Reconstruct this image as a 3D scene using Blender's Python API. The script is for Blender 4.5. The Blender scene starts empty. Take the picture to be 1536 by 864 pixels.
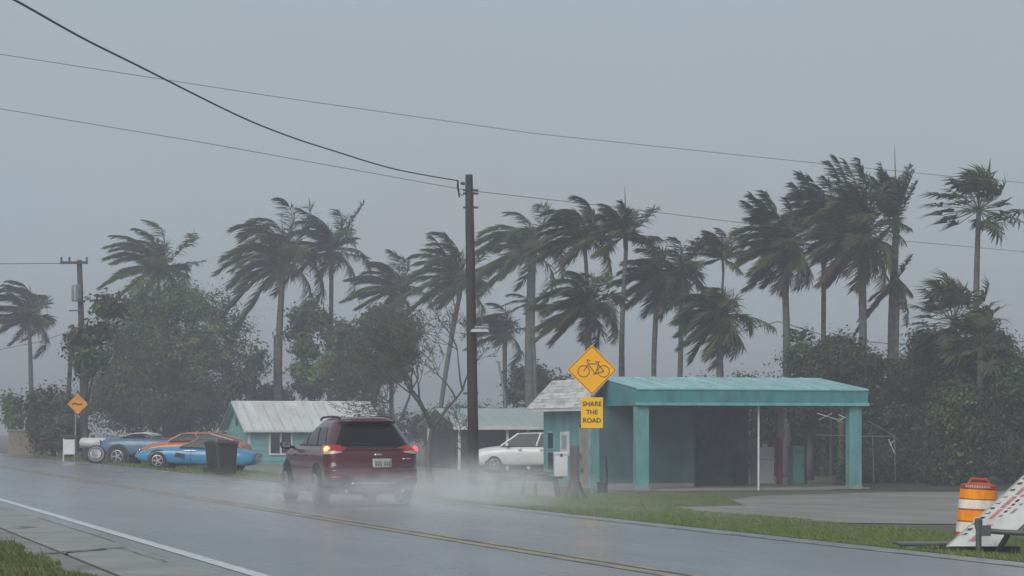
import bpy, bmesh, math, random
import numpy as np
from mathutils import Vector, Matrix

# ---------------------------------------------------------------- camera, world, sun, exposure
SC = bpy.context.scene
COL = SC.collection
F = 3627.0                      # focal length in photo pixels (85 mm on a 36 mm frame)
CAMH = 1.5
cam_d = bpy.data.cameras.new('camera'); cam = bpy.data.objects.new('camera', cam_d); COL.objects.link(cam)
cam.location = (0, 0, CAMH); cam.rotation_euler = (math.radians(90), 0, 0)
cam_d.lens = 85.0; cam_d.sensor_width = 36.0; cam_d.shift_y = 208.0 / 1536.0
cam_d.clip_start = 0.1; cam_d.clip_end = 5000
SC.camera = cam
SUN_ELEV, SUN_AZ = 34.0, 205.0   # soft glow behind the clouds, behind the camera
world = bpy.data.worlds.new('World'); SC.world = world; world.use_nodes = True
nt = world.node_tree; nt.nodes.clear()
w_out = nt.nodes.new('ShaderNodeOutputWorld'); w_bg = nt.nodes.new('ShaderNodeBackground')
sky = nt.nodes.new('ShaderNodeTexSky'); sky.sky_type = 'NISHITA'; sky.sun_disc = False
sky.sun_elevation = math.radians(SUN_ELEV); sky.sun_rotation = math.radians(SUN_AZ)
sky.air_density = 1.5; sky.dust_density = 6.0; sky.ozone_density = 1.5
w_tc = nt.nodes.new('ShaderNodeTexCoord'); w_map = nt.nodes.new('ShaderNodeMapping')
w_map.inputs['Scale'].default_value = (1.5, 1.5, 5.0)
w_no = nt.nodes.new('ShaderNodeTexNoise'); w_no.inputs['Scale'].default_value = 1.6; w_no.inputs['Detail'].default_value = 4.0
w_ra = nt.nodes.new('ShaderNodeValToRGB')
w_ra.color_ramp.elements[0].position = 0.36; w_ra.color_ramp.elements[0].color = (2.85, 3.14, 3.42, 1)
w_ra.color_ramp.elements[1].position = 0.62; w_ra.color_ramp.elements[1].color = (2.80, 3.38, 3.86, 1)
w_mix = nt.nodes.new('ShaderNodeMixRGB'); w_mix.inputs['Fac'].default_value = 0.93
L = nt.links.new
L(w_tc.outputs['Generated'], w_map.inputs['Vector']); L(w_map.outputs[0], w_no.inputs['Vector'])
L(w_no.outputs['Fac'], w_ra.inputs['Fac']); L(sky.outputs[0], w_mix.inputs['Color1']); L(w_ra.outputs[0], w_mix.inputs['Color2'])
L(w_mix.outputs[0], w_bg.inputs['Color']); w_bg.inputs['Strength'].default_value = 0.1
L(w_bg.outputs[0], w_out.inputs['Surface'])
sun_d = bpy.data.lights.new('sun', 'SUN'); sun_d.energy = 1.5; sun_d.angle = math.radians(40); sun_d.color = (1.0, 0.97, 0.92)
sun = bpy.data.objects.new('sun', sun_d); COL.objects.link(sun)
sun.rotation_euler = (math.radians(90 - SUN_ELEV), 0, math.radians(-25))
SC.view_settings.view_transform = 'Standard'; SC.view_settings.look = 'None'
SC.view_settings.exposure = 0.55; SC.view_settings.gamma = 1.0; SC.view_settings.use_curve_mapping = False
SC.render.engine = 'CYCLES'
SC.cycles.use_denoising = True
SC.cycles.max_bounces = 8; SC.cycles.diffuse_bounces = 3; SC.cycles.glossy_bounces = 3
SC.cycles.volume_bounces = 2; SC.cycles.transparent_max_bounces = 12
SC.cycles.volume_step_rate = 1.5; SC.cycles.volume_max_steps = 256
HAZE = 0.0028

# ---------------------------------------------------------------- frames and the lie of the land
U = Vector((-0.2999, 0.9540, 0)); N = Vector((0.9540, 0.2999, 0))   # along the road, across the road
ROADROT = math.atan2(N.y, N.x)
def A(s, p, z=0.0): return Vector((U.x*s + N.x*p, U.y*s + N.y*p, z))
def pos_p(x, y): return N.x*x + N.y*y
def tz(p):
    return float(np.interp(p, [-400, 2.9, 3.0, 4.5, 13.5, 14.0, 18.0, 22.0, 29.0, 1000],
                              [0.05, 0.05, 0.02, 0.0, -0.01, -0.07, -0.26, -0.42, -0.65, -0.65]))
def gz(x, y): return tz(pos_p(x, y))
def P(px, py, Z): return Vector(((px-768.0)/F*Z, Z, CAMH-(py-640.0)/F*Z))
def at(px, Z): x = (px-768.0)/F*Z; return Vector((x, Z, gz(x, Z)))
def G(px, py):
    Z = 50.0
    for _ in range(40): Z = (CAMH-gz((px-768.0)/F*Z, Z))*F/max(py-640.0, 2.0)
    return at(px, Z)

# ---------------------------------------------------------------- mesh helpers
class MB:
    def __init__(s): s.v = []; s.f = []; s.mi = []
    def add(s, vs, fs, mi=0):
        o = len(s.v); s.v += [tuple(v) for v in vs]; s.f += [tuple(i+o for i in f) for f in fs]; s.mi += [mi]*len(fs); return s
    def box(s, c, size, M=None, mi=0, taper=1.0):
        hx, hy, hz = size[0]/2, size[1]/2, size[2]/2; c = Vector(c); vs = []
        for z in (-1, 1):
            t = taper if z > 0 else 1.0
            for x, y in ((-1, -1), (1, -1), (1, 1), (-1, 1)):
                q = Vector((x*hx*t, y*hy*t, z*hz))
                if M is not None: q = M @ q
                vs.append(c+q)
        return s.add(vs, [(3,2,1,0),(4,5,6,7),(0,1,5,4),(1,2,6,5),(2,3,7,6),(3,0,4,7)], mi)
    def tube(s, pts, r, n=8, cap=True, mi=0):
        pts = [Vector(p) for p in pts]; m = len(pts)
        rr = r if isinstance(r, (list, tuple, np.ndarray)) else [r]*m
        vs = []; fs = []
        d = (pts[1]-pts[0]).normalized()
        a = d.orthogonal().normalized()
        for i, p in enumerate(pts):
            if i == 0: t = pts[1]-pts[0]
            elif i == m-1: t = pts[-1]-pts[-2]
            else: t = pts[i+1]-pts[i-1]
            t = t.normalized() if t.length > 1e-9 else d
            a = (a - t*a.dot(t))
            a = a.normalized() if a.length > 1e-6 else t.orthogonal().normalized()
            b = t.cross(a)
            for k in range(n):
                th = 2*math.pi*k/n
                vs.append(p + (a*math.cos(th)+b*math.sin(th))*rr[i])
        for i in range(m-1):
            for k in range(n):
                fs.append((i*n+k, i*n+(k+1) % n, (i+1)*n+(k+1) % n, (i+1)*n+k))
        if cap: fs.append(tuple(range(n-1, -1, -1))); fs.append(tuple((m-1)*n+k for k in range(n)))
        return s.add(vs, fs, mi)
    def lathe(s, prof, c=(0,0,0), axis=(0,0,1), n=20, mi=0):
        ax = Vector(axis).normalized(); a = ax.orthogonal().normalized(); b = ax.cross(a); c = Vector(c); vs = []; fs = []
        for r, h in prof:
            for k in range(n):
                th = 2*math.pi*k/n; vs.append(c+ax*h+(a*math.cos(th)+b*math.sin(th))*r)
        for i in range(len(prof)-1):
            for k in range(n): fs.append((i*n+k, i*n+(k+1) % n, (i+1)*n+(k+1) % n, (i+1)*n+k))
        fs.append(tuple(range(n-1, -1, -1))); fs.append(tuple((len(prof)-1)*n+k for k in range(n)))
        return s.add(vs, fs, mi)
    def prism(s, poly, d, mi=0):
        d = Vector(d); m = len(poly); vs = [Vector(p) for p in poly]+[Vector(p)+d for p in poly]
        fs = [tuple(range(m-1, -1, -1)), tuple(range(m, 2*m))]+[(i, (i+1) % m, m+(i+1) % m, m+i) for i in range(m)]
        return s.add(vs, fs, mi)
    def grid(s, rows, closed=False, mi=0):
        m = len(rows[0]); vs = [p for r in rows for p in r]; fs = []
        for i in range(len(rows)-1):
            for k in range(m if closed else m-1): fs.append((i*m+k, i*m+(k+1) % m, (i+1)*m+(k+1) % m, (i+1)*m+k))
        return s.add(vs, fs, mi)

def root_of(o):
    while o.parent is not None: o = o.parent
    return o
def build(mb, name, mats, parent=None, world=False, smooth=False, loc=None, fixn=False):
    """link the collected shapes as ONE mesh object; world=True: coordinates are world ones"""
    vs = mb.v
    if world and parent is not None:
        inv = root_of(parent).matrix_basis.inverted(); vs = [inv @ Vector(v) for v in vs]
    if loc is not None: vs = [Vector(v)-Vector(loc) for v in vs]
    me = bpy.data.meshes.new(name); me.from_pydata([tuple(v) for v in vs], [], mb.f)
    if not isinstance(mats, (list, tuple)): mats = [mats]
    for m in mats: me.materials.append(m)
    if len(mats) > 1: me.polygons.foreach_set('material_index', mb.mi)
    if smooth: me.polygons.foreach_set('use_smooth', [True]*len(me.polygons))
    if fixn:
        bm = bmesh.new(); bm.from_mesh(me); bmesh.ops.remove_doubles(bm, verts=bm.verts, dist=1e-5)
        bmesh.ops.recalc_face_normals(bm, faces=bm.faces); bm.to_mesh(me); bm.free()
    me.update()
    o = bpy.data.objects.new(name, me); COL.objects.link(o)
    if parent is not None: o.parent = parent
    if loc is not None: o.location = loc
    return o
def bevel(o, w=0.01, seg=2):
    m = o.modifiers.new('bevel', 'BEVEL'); m.width = w; m.segments = seg; m.limit_method = 'ANGLE'; m.angle_limit = math.radians(40); return o
def tag(o, label=None, cat=None, group=None, kind=None):
    if label: o['label'] = label
    if cat: o['category'] = cat
    if group: o['group'] = group
    if kind: o['kind'] = kind
    return o
def thing(name, label, cat, loc=(0,0,0), rotz=0.0, group=None):
    o = bpy.data.objects.new(name, None); COL.objects.link(o); o.empty_display_size = 0.2
    o.matrix_basis = Matrix.Translation(Vector(loc)) @ Matrix.Rotation(rotz, 4, 'Z')
    return tag(o, label, cat, group)
def box_part(name, c, size, mat, parent, bev=0.0, **k):
    o = build(MB().box(c, size), name, mat, parent, **k)
    if bev: bevel(o, bev)
    return o

# ---------------------------------------------------------------- materials
def mat(name, col, rough=0.6, col2=None, scale=6.0, detail=4.0, metal=0.0, bump=0.0, bscale=None, coat=0.0, spec=0.5,
        rrange=0.0, stretch=(1,1,1), lo=0.35, hi=0.65, emit=None, trans=0.0, rnd=0.0, alpha=1.0, coords='Object', dirt=None):
    m = bpy.data.materials.new(name); m.use_nodes = True; t = m.node_tree; b = t.nodes['Principled BSDF']; l = t.links.new
    b.inputs['Roughness'].default_value = rough; b.inputs['Metallic'].default_value = metal
    b.inputs['Specular IOR Level'].default_value = spec; b.inputs['Coat Weight'].default_value = coat; b.inputs['Coat Roughness'].default_value = 0.08
    b.inputs['Base Color'].default_value = (*col, 1)
    tc = t.nodes.new('ShaderNodeTexCoord'); mp = t.nodes.new('ShaderNodeMapping'); mp.inputs['Scale'].default_value = stretch
    l(tc.outputs[coords], mp.inputs['Vector'])
    if col2 is not None or rrange:
        no = t.nodes.new('ShaderNodeTexNoise'); no.inputs['Scale'].default_value = scale; no.inputs['Detail'].default_value = detail
        no.inputs['Roughness'].default_value = 0.6
        l(mp.outputs[0], no.inputs['Vector'])
        mr = t.nodes.new('ShaderNodeMapRange'); mr.inputs['From Min'].default_value = lo; mr.inputs['From Max'].default_value = hi
        l(no.outputs['Fac'], mr.inputs['Value'])
        src = None
        if col2 is not None:
            mx = t.nodes.new('ShaderNodeMixRGB'); mx.inputs['Color1'].default_value = (*col, 1); mx.inputs['Color2'].default_value = (*col2, 1)
            l(mr.outputs[0], mx.inputs['Fac']); src = mx.outputs[0]
        if src is not None:
            if rnd:
                oi = t.nodes.new('ShaderNodeObjectInfo'); hs = t.nodes.new('ShaderNodeHueSaturation')
                m2 = t.nodes.new('ShaderNodeMapRange'); m2.inputs['To Min'].default_value = 1-rnd; m2.inputs['To Max'].default_value = 1+rnd
                l(oi.outputs['Random'], m2.inputs['Value']); l(m2.outputs[0], hs.inputs['Value']); l(src, hs.inputs['Color']); src = hs.outputs[0]
            l(src, b.inputs['Base Color'])
        if rrange:
            m3 = t.nodes.new('ShaderNodeMapRange'); m3.inputs['To Min'].default_value = rough-rrange; m3.inputs['To Max'].default_value = rough+rrange
            l(mr.outputs[0], m3.inputs['Value']); l(m3.outputs[0], b.inputs['Roughness'])
    if dirt:   # rain streaks and grime: (colour, amount, scale, stretch)
        dm = t.nodes.new('ShaderNodeMapping'); dm.inputs['Scale'].default_value = dirt[3]; l(tc.outputs[coords], dm.inputs['Vector'])
        dn = t.nodes.new('ShaderNodeTexNoise'); dn.inputs['Scale'].default_value = dirt[2]; dn.inputs['Detail'].default_value = 7; dn.inputs['Roughness'].default_value = 0.65
        l(dm.outputs[0], dn.inputs['Vector']); dr = t.nodes.new('ShaderNodeMapRange'); dr.inputs['From Min'].default_value = 0.46; dr.inputs['From Max'].default_value = 0.74
        dr.inputs['To Max'].default_value = dirt[1]; l(dn.outputs['Fac'], dr.inputs['Value'])
        dx = t.nodes.new('ShaderNodeMixRGB'); dx.inputs['Color2'].default_value = (*dirt[0], 1); l(dr.outputs[0], dx.inputs['Fac'])
        pl_ = b.inputs['Base Color'].links
        if pl_: l(pl_[0].from_socket, dx.inputs['Color1'])
        else: dx.inputs['Color1'].default_value = (*col, 1)
        l(dx.outputs[0], b.inputs['Base Color'])
    if bump:
        n2 = t.nodes.new('ShaderNodeTexNoise'); n2.inputs['Scale'].default_value = bscale or scale*6; n2.inputs['Detail'].default_value = 3
        l(mp.outputs[0], n2.inputs['Vector']); bp = t.nodes.new('ShaderNodeBump'); bp.inputs['Strength'].default_value = bump; bp.inputs['Distance'].default_value = 0.02
        l(n2.outputs['Fac'], bp.inputs['Height']); l(bp.outputs[0], b.inputs['Normal'])
    if emit:
        b.inputs['Emission Color'].default_value = (*emit[0], 1); b.inputs['Emission Strength'].default_value = emit[1]
    if trans:
        b.inputs['Transmission Weight'].default_value = trans
    return m
M = {}
# ground
M['asphalt'] = mat('wet_asphalt', (0.045,0.047,0.051), 0.32, (0.13,0.132,0.136), scale=0.55, detail=10, rrange=0.16, bump=0.8, bscale=8, stretch=(1.0,0.20,1), coat=1.0, lo=0.3, hi=0.72, dirt=((0.24,0.245,0.25), 0.7, 0.45, (1.0,0.28,1)))
M['asphalt'].node_tree.nodes['Principled BSDF'].inputs['Coat Roughness'].default_value = 0.30
M['concrete'] = mat('wet_concrete', (0.27,0.265,0.25), 0.45, (0.19,0.19,0.18), scale=0.8, detail=9, rrange=0.12, bump=0.10, bscale=40, lo=0.35, hi=0.75)
M['curb'] = mat('old_concrete_edging', (0.25,0.24,0.22), 0.5, (0.12,0.12,0.105), scale=2.2, detail=8, bump=0.3, bscale=40)
M['white_line'] = mat('worn_white_paint', (0.62,0.63,0.63), 0.35, (0.22,0.22,0.22), scale=5, detail=10, lo=0.52, hi=0.78)
M['yellow_line'] = mat('worn_yellow_paint', (0.46,0.30,0.07), 0.35, (0.17,0.145,0.10), scale=1.1, detail=10, lo=0.36, hi=0.60)
M['faint_line'] = mat('very_worn_white_paint', (0.33,0.33,0.32), 0.35, (0.08,0.08,0.08), scale=1.8, detail=10, lo=0.36, hi=0.62)
M['soil'] = mat('soil_and_turf', (0.075,0.085,0.038), 0.85, (0.11,0.10,0.065), scale=0.35, detail=9, bump=0.5, bscale=14)
M['turf'] = mat('verge_turf', (0.085,0.13,0.03), 0.85, (0.12,0.125,0.05), scale=0.7, detail=9, bump=0.5, bscale=20)
M['gravel'] = mat('wet_gravel', (0.27,0.255,0.225), 0.65, (0.17,0.162,0.14), scale=0.35, detail=10, rrange=0.15, bump=0.3, bscale=18, lo=0.35, hi=0.7)
M['litter'] = mat('dark_leaf_mould', (0.055,0.048,0.036), 0.8, (0.03,0.03,0.022), scale=1.0, detail=9, bump=0.5, bscale=15)
M['blade'] = mat('grass_blade', (0.10,0.165,0.03), 0.6, (0.15,0.175,0.05), scale=0.8, detail=5)
M['blade_near'] = mat('grass_blade_near', (0.075,0.12,0.02), 0.55, (0.13,0.14,0.035), scale=1.8, detail=5)
# vegetation
M['frond'] = mat('palm_leaflet', (0.045,0.062,0.026), 0.55, (0.090,0.108,0.044), scale=0.9, rnd=0.30, spec=0.3)
M['frond_dry'] = mat('dry_palm_leaflet', (0.10,0.072,0.046), 0.7, (0.06,0.048,0.034), scale=0.9, rnd=0.25, spec=0.2)
M['frond_yellow'] = mat('yellowish_palm_leaflet', (0.075,0.095,0.026), 0.55, (0.12,0.13,0.04), scale=0.9, rnd=0.2, spec=0.3)
M['palm_bark'] = mat('palm_bark', (0.125,0.12,0.11), 0.8, (0.065,0.062,0.057), scale=2.2, detail=8, stretch=(1,1,3.5), bump=0.4, bscale=10)
M['crownshaft'] = mat('palm_crownshaft', (0.085,0.095,0.06), 0.5, (0.06,0.065,0.04), scale=3)
M['bark'] = mat('tree_bark', (0.10,0.092,0.08), 0.85, (0.05,0.046,0.04), scale=3, detail=8, stretch=(1,1,0.4), bump=0.5, bscale=14)
M['bark_pale'] = mat('pale_bark', (0.16,0.15,0.13), 0.8, (0.08,0.075,0.066), scale=3, detail=8, stretch=(1,1,0.5), bump=0.4, bscale=14)
M['leaf_dark'] = mat('leaf_dark', (0.017,0.026,0.011), 0.6, (0.028,0.038,0.016), scale=0.7, spec=0.3)
M['leaf_mid'] = mat('leaf_mid', (0.036,0.074,0.018), 0.55, (0.056,0.095,0.026), scale=0.7, spec=0.3)
M['leaf_olive'] = mat('leaf_olive', (0.056,0.066,0.022), 0.6, (0.080,0.078,0.030), scale=0.7, spec=0.25)
M['leaf_bright'] = mat('leaf_bright', (0.085,0.15,0.022), 0.5, (0.13,0.165,0.03), scale=0.7, spec=0.3)
M['leaf_brown'] = mat('leaf_brown', (0.080,0.050,0.042), 0.7, (0.055,0.038,0.034), scale=0.7, spec=0.2)
# buildings
M['teal'] = mat('teal_stucco', (0.14,0.36,0.36), 0.55, (0.10,0.28,0.29), scale=1.5, detail=8, bump=0.4, bscale=22, dirt=((0.07,0.10,0.095), 0.75, 1.3, (2.2,2.2,0.35)))
M['teal_shaded_grimy'] = mat('shaded_grimy_teal_stucco', (0.065,0.145,0.15), 0.6, (0.045,0.085,0.09), scale=0.9, detail=8, bump=0.4, bscale=22, dirt=((0.05,0.065,0.065), 0.8, 0.9, (1.6,1.6,0.5)))  # canopy shade painted into the darker teal, with grime streaks on top
M['teal_light'] = mat('teal_house_paint', (0.19,0.44,0.43), 0.6, (0.16,0.38,0.375), scale=1.2, detail=7, bump=0.15, bscale=20, rnd=0.06, dirt=((0.12,0.17,0.16), 0.5, 1.4, (1.6,1.6,0.4)))
M['teal_fascia'] = mat('teal_fascia_paint', (0.065,0.27,0.29), 0.4, (0.055,0.225,0.245), scale=1.2, detail=7, dirt=((0.04,0.10,0.11), 0.75, 1.6, (1.6,1.6,0.35)))
M['teal_trim'] = mat('light_teal_trim', (0.15,0.46,0.47), 0.35, (0.12,0.38,0.40), scale=1.2, detail=7, dirt=((0.07,0.16,0.16), 0.7, 2.0, (1.2,1.2,1.2)))
M['teal_roof'] = mat('wet_teal_metal_roof', (0.42,0.70,0.71), 0.30, (0.28,0.54,0.56), scale=0.8, detail=8, rrange=0.1, stretch=(1.5,0.4,1), rnd=0.10, dirt=((0.14,0.22,0.22), 0.6, 1.2, (2.5,0.4,1)))
M['shingle'] = mat('white_shingle', (0.62,0.62,0.61), 0.6, (0.36,0.36,0.35), scale=2.5, detail=8, stretch=(0.6,0.6,3), rnd=0.16)
M['white_roof'] = mat('white_metal_roof', (0.74,0.75,0.74), 0.4, (0.58,0.59,0.58), scale=0.7, detail=8, stretch=(2.5,0.4,1), rnd=0.05, dirt=((0.35,0.34,0.31), 0.5, 1.0, (3,0.4,1)))
M['pale_roof'] = mat('pale_teal_roof', (0.38,0.46,0.46), 0.45, (0.30,0.37,0.37), scale=0.7, detail=8)
M['white_trim'] = mat('white_trim_paint', (0.70,0.71,0.71), 0.45, (0.55,0.56,0.56), scale=2)
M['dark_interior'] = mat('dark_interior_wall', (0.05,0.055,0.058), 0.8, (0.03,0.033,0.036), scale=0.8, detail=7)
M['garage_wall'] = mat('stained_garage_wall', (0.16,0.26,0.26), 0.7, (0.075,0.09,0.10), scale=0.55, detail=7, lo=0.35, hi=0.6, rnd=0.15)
M['beige_door'] = mat('beige_louver_paint', (0.36,0.33,0.29), 0.55, (0.26,0.24,0.21), scale=2)
M['glass_dark'] = mat('dark_window_glass', (0.02,0.025,0.03), 0.06, spec=0.8)
M['tan_wall'] = mat('tan_stucco', (0.30,0.25,0.18), 0.8, (0.22,0.19,0.14), scale=1)
M['brown_roof'] = mat('brown_roof', (0.16,0.11,0.08), 0.7, (0.10,0.075,0.06), scale=1.5)
M['dark_wood'] = mat('dark_wet_wood', (0.045,0.040,0.036), 0.6, (0.025,0.023,0.021), scale=3, detail=8, stretch=(1,1,0.2), bump=0.3, bscale=20)
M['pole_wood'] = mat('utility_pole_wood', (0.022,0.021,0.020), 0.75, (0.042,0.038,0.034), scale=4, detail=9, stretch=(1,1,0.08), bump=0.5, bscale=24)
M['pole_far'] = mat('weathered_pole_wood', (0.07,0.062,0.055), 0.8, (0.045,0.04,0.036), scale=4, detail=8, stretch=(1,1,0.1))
# metals, plastics, signs
M['galv'] = mat('galvanised_steel', (0.33,0.34,0.35), 0.45, (0.22,0.23,0.24), scale=5, metal=0.7)
M['steel'] = mat('grey_steel', (0.13,0.14,0.15), 0.4, (0.08,0.085,0.09), scale=5, metal=0.4)
M['white_metal'] = mat('white_painted_metal', (0.68,0.69,0.70), 0.4, (0.55,0.56,0.57), scale=3)
M['wire'] = mat('wire_black', (0.018,0.018,0.02), 0.6)
M['wire_grey'] = mat('wire_grey', (0.13,0.135,0.14), 0.6)
M['sign_yellow'] = mat('yellow_sign_sheet', (1.0,0.52,0.002), 0.5, (1.0,0.44,0.002), scale=2.2, detail=6, spec=0.15)
M['sign_plate'] = mat('yellow_plate_sheet', (1.0,0.60,0.002), 0.5, (1.0,0.54,0.002), scale=2.2, detail=6, spec=0.15)
M['sign_orange'] = mat('orange_sign_sheet', (0.85,0.30,0.012), 0.4, (0.62,0.26,0.02), scale=3, detail=6)
M['ink'] = mat('sign_ink', (0.02,0.015,0.01), 0.5, (0.045,0.028,0.01), scale=8)
M['bin'] = mat('black_bin_plastic', (0.018,0.018,0.020), 0.45, (0.030,0.029,0.031), scale=3)
M['orange_plastic'] = mat('orange_barrel_plastic', (0.62,0.095,0.012), 0.45, (0.42,0.06,0.012), scale=4, detail=6, dirt=((0.10,0.05,0.03), 0.7, 5.0, (1,1,0.5)))
M['barrel_red'] = mat('faded_red_plastic', (0.46,0.06,0.03), 0.45, (0.30,0.045,0.025), scale=5, detail=6)
M['refl_orange'] = mat('orange_reflective_band', (1.0,0.38,0.002), 0.4, (0.85,0.24,0.002), scale=4, detail=6, spec=0.25, dirt=((0.45,0.12,0.01), 0.6, 6.0, (1,1,0.4)))
M['refl_white'] = mat('white_reflective_band', (0.90,0.86,0.76), 0.35, (0.70,0.64,0.55), scale=4, detail=6, spec=0.4, dirt=((0.35,0.28,0.2), 0.6, 6.0, (1,1,0.4)))
M['mark_white'] = mat('faded_white_print', (0.45,0.42,0.38), 0.5)
M['board_white'] = mat('wet_white_board', (0.80,0.81,0.82), 0.35, (0.62,0.64,0.66), scale=1.6, detail=8, dirt=((0.34,0.33,0.30), 0.55, 3.0, (1,1,1)))
M['print_black'] = mat('black_print', (0.05,0.05,0.055), 0.5)
M['print_red'] = mat('faded_red_print', (0.48,0.14,0.16), 0.5, (0.62,0.36,0.37), scale=10, detail=8)
M['print_green'] = mat('faded_green_print', (0.30,0.48,0.42), 0.5, (0.5,0.6,0.56), scale=10, detail=8)
M['print_grey'] = mat('grey_print', (0.30,0.31,0.33), 0.5)
# vehicles
M['rubber'] = mat('tyre_rubber', (0.018,0.018,0.019), 0.7, (0.03,0.03,0.03), scale=6)
M['rim'] = mat('alloy_rim', (0.42,0.43,0.44), 0.35, (0.30,0.31,0.32), scale=6, metal=0.7)
M['chrome'] = mat('chrome', (0.62,0.63,0.65), 0.18, (0.45,0.46,0.48), scale=9, metal=0.9)
M['suv_red'] = mat('dark_red_car_paint', (0.075,0.005,0.010), 0.36, (0.06,0.006,0.010), scale=2, coat=0.75)
M['cladding'] = mat('black_car_plastic', (0.022,0.022,0.024), 0.6, (0.035,0.035,0.036), scale=4)
M['car_glass'] = mat('tinted_car_glass', (0.008,0.009,0.010), 0.22, spec=0.28)
M['lamp_red'] = mat('tail_lamp_red', (0.34,0.012,0.012), 0.2, coat=0.6)
M['lamp_clear'] = mat('tail_lamp_clear', (0.48,0.36,0.33), 0.2, coat=0.6)
M['lamp_lit'] = mat('lit_lamp_orange', (0.9,0.2,0.05), 0.3, emit=((1.0,0.20,0.07), 3.4))
M['lamp_lit_red'] = mat('lit_lamp_red', (0.9,0.05,0.05), 0.3, emit=((1.0,0.07,0.08), 1.6))
M['plate'] = mat('licence_plate_white', (0.36,0.385,0.36), 0.4, (0.28,0.31,0.28), scale=9)
M['plate_ink'] = mat('licence_plate_ink', (0.13,0.19,0.15), 0.5)
M['blue_car'] = mat('faded_blue_car_paint', (0.075,0.16,0.27), 0.35, (0.06,0.13,0.22), scale=2, coat=0.5)
M['sky_car'] = mat('light_blue_car_paint', (0.035,0.25,0.45), 0.3, (0.03,0.21,0.39), scale=2, coat=0.5)
M['orange_car'] = mat('orange_car_paint', (0.50,0.135,0.045), 0.35, (0.40,0.11,0.04), scale=2, coat=0.5)
M['white_car'] = mat('white_car_paint', (0.72,0.73,0.74), 0.3, (0.64,0.65,0.66), scale=2, coat=0.5)
M['canvas'] = mat('white_soft_top', (0.60,0.62,0.60), 0.6, (0.48,0.50,0.49), scale=3)
M['purple'] = mat('purple_sheet', (0.075,0.05,0.13), 0.7)
M['red_post'] = mat('faded_red_paint', (0.34,0.045,0.05), 0.5, (0.25,0.04,0.045), scale=4)
M['tan_wood'] = mat('tan_wood', (0.36,0.28,0.19), 0.6, (0.26,0.21,0.15), scale=4)
M['fridge'] = mat('grey_white_enamel', (0.60,0.62,0.64), 0.4, (0.50,0.52,0.54), scale=3)
M['locker'] = mat('green_locker_paint', (0.13,0.38,0.32), 0.5, (0.11,0.32,0.27), scale=3)
M['grey_wood'] = mat('grey_board_wood', (0.15,0.145,0.14), 0.7, (0.09,0.088,0.085), scale=4, stretch=(1,1,0.2))
M['clutter'] = mat('dark_clutter', (0.05,0.045,0.043), 0.7, (0.16,0.11,0.09), scale=6, detail=6)

# ================================================================ GROUND, ROAD, VERGES
def road_sheet(name, rows, mat_, kind='structure', smooth=False):
    """rows: list of lists of (p, s, z) in road coordinates"""
    mb = MB().grid([[Vector(q) for q in r] for r in rows]); o = build(mb, name, mat_, smooth=smooth)
    o.rotation_euler = (0, 0, ROADROT)
    if kind: o['kind'] = kind
    return o
def strip(p0, p1, s0, s1, dz, name, mat_, ds=8.0, dp=1.0, **k):
    ps = list(np.linspace(p0, p1, max(2, int((p1-p0)/dp)+1))); ss = list(np.linspace(s0, s1, max(2, int((s1-s0)/ds)+1)))
    return road_sheet(name, [[(p, s, tz(p)+dz) for p in ps] for s in ss], mat_, **k)
gp = [-380, -150, -60, -20, -5, 2.9, 3.0, 4.5, 13.5, 14.0, 16, 18.0, 20, 22.0, 25, 29.0, 45, 80, 150, 300, 560]
gs = [-380, -200, -100, -50, 0, 20, 40, 60, 80, 100, 130, 170, 240, 350, 500, 650]
def gz0(p): return tz(p)-0.03 if 2.95 < p < 13.9 else tz(p)
road_sheet('ground', [[(p, s, gz0(p)) for p in gp] for s in gs], M['soil'])
strip(4.5, 13.45, -60, 420, 0.006, 'road', M['asphalt'], ds=10)
# painted markings
mk = strip(4.76, 4.94, -20, 200, 0.012, 'edge_line', M['white_line'], ds=20)
strip(8.72, 8.82, -20, 200, 0.012, 'centre_line', M['yellow_line'], ds=20)
strip(8.98, 9.08, -20, 200, 0.012, 'centre_line', M['yellow_line'], ds=20)
strip(12.95, 13.07, -20, 200, 0.012, 'edge_line', M['faint_line'], ds=20)
# paved shoulder on the near side: concrete slabs with open joints, each one a piece
sh = bpy.data.objects.new('pavement', None); COL.objects.link(sh); sh.rotation_euler = (0, 0, ROADROT); sh['kind'] = 'structure'
rs = random.Random(4)
def slab(p0, p1, s0, s1, m, h):
    mb = MB().box(((p0+p1)/2, (s0+s1)/2, h-0.06), (p1-p0, s1-s0, 0.12)); o = build(mb, 'slab', m, sh); bevel(o, 0.012, 1); return o
s = 5.0; k = 0
while s < 78:
    ln = 4.4
    slab(3.54, 4.485, s+0.03, s+ln-0.03, M['concrete'], 0.012+rs.uniform(-0.006, 0.006))
    slab(3.04, 3.46, s+0.03+0.35, s+ln-0.03+0.35, M['curb'], 0.02+rs.uniform(-0.008, 0.008))
    s += ln
def tar(a, b, w_=0.16):
    A_, B_ = G(*a), G(*b); pa, sa, pb, sb = N.dot(A_), U.dot(A_), N.dot(B_), U.dot(B_); d = Vector((pb-pa, sb-sa)); d.normalize(); nx, ny = -d.y*w_/2, d.x*w_/2
    rr = random.Random(int(a[0])); L_, R_ = [], []
    for i in range(9):
        t = i/8; j = rr.uniform(.5, 1.2); c = (pa+(pb-pa)*t+rr.uniform(-.02,.02), sa+(sb-sa)*t+rr.uniform(-.04,.04)); L_.append((c[0]-nx*j, c[1]-ny*j, .026)); R_.append((c[0]+nx*j, c[1]+ny*j, .026))
    road_sheet('crack_seal', [L_, R_], M['soil'])
tar((24,792),(54,791),.16); tar((70,831),(188,823),.14); tar((182,824),(252,846),.018)
bed = strip(3.0, 4.5, 4, 80, -0.02, 'soil_bed', M['litter'], ds=20)
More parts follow.
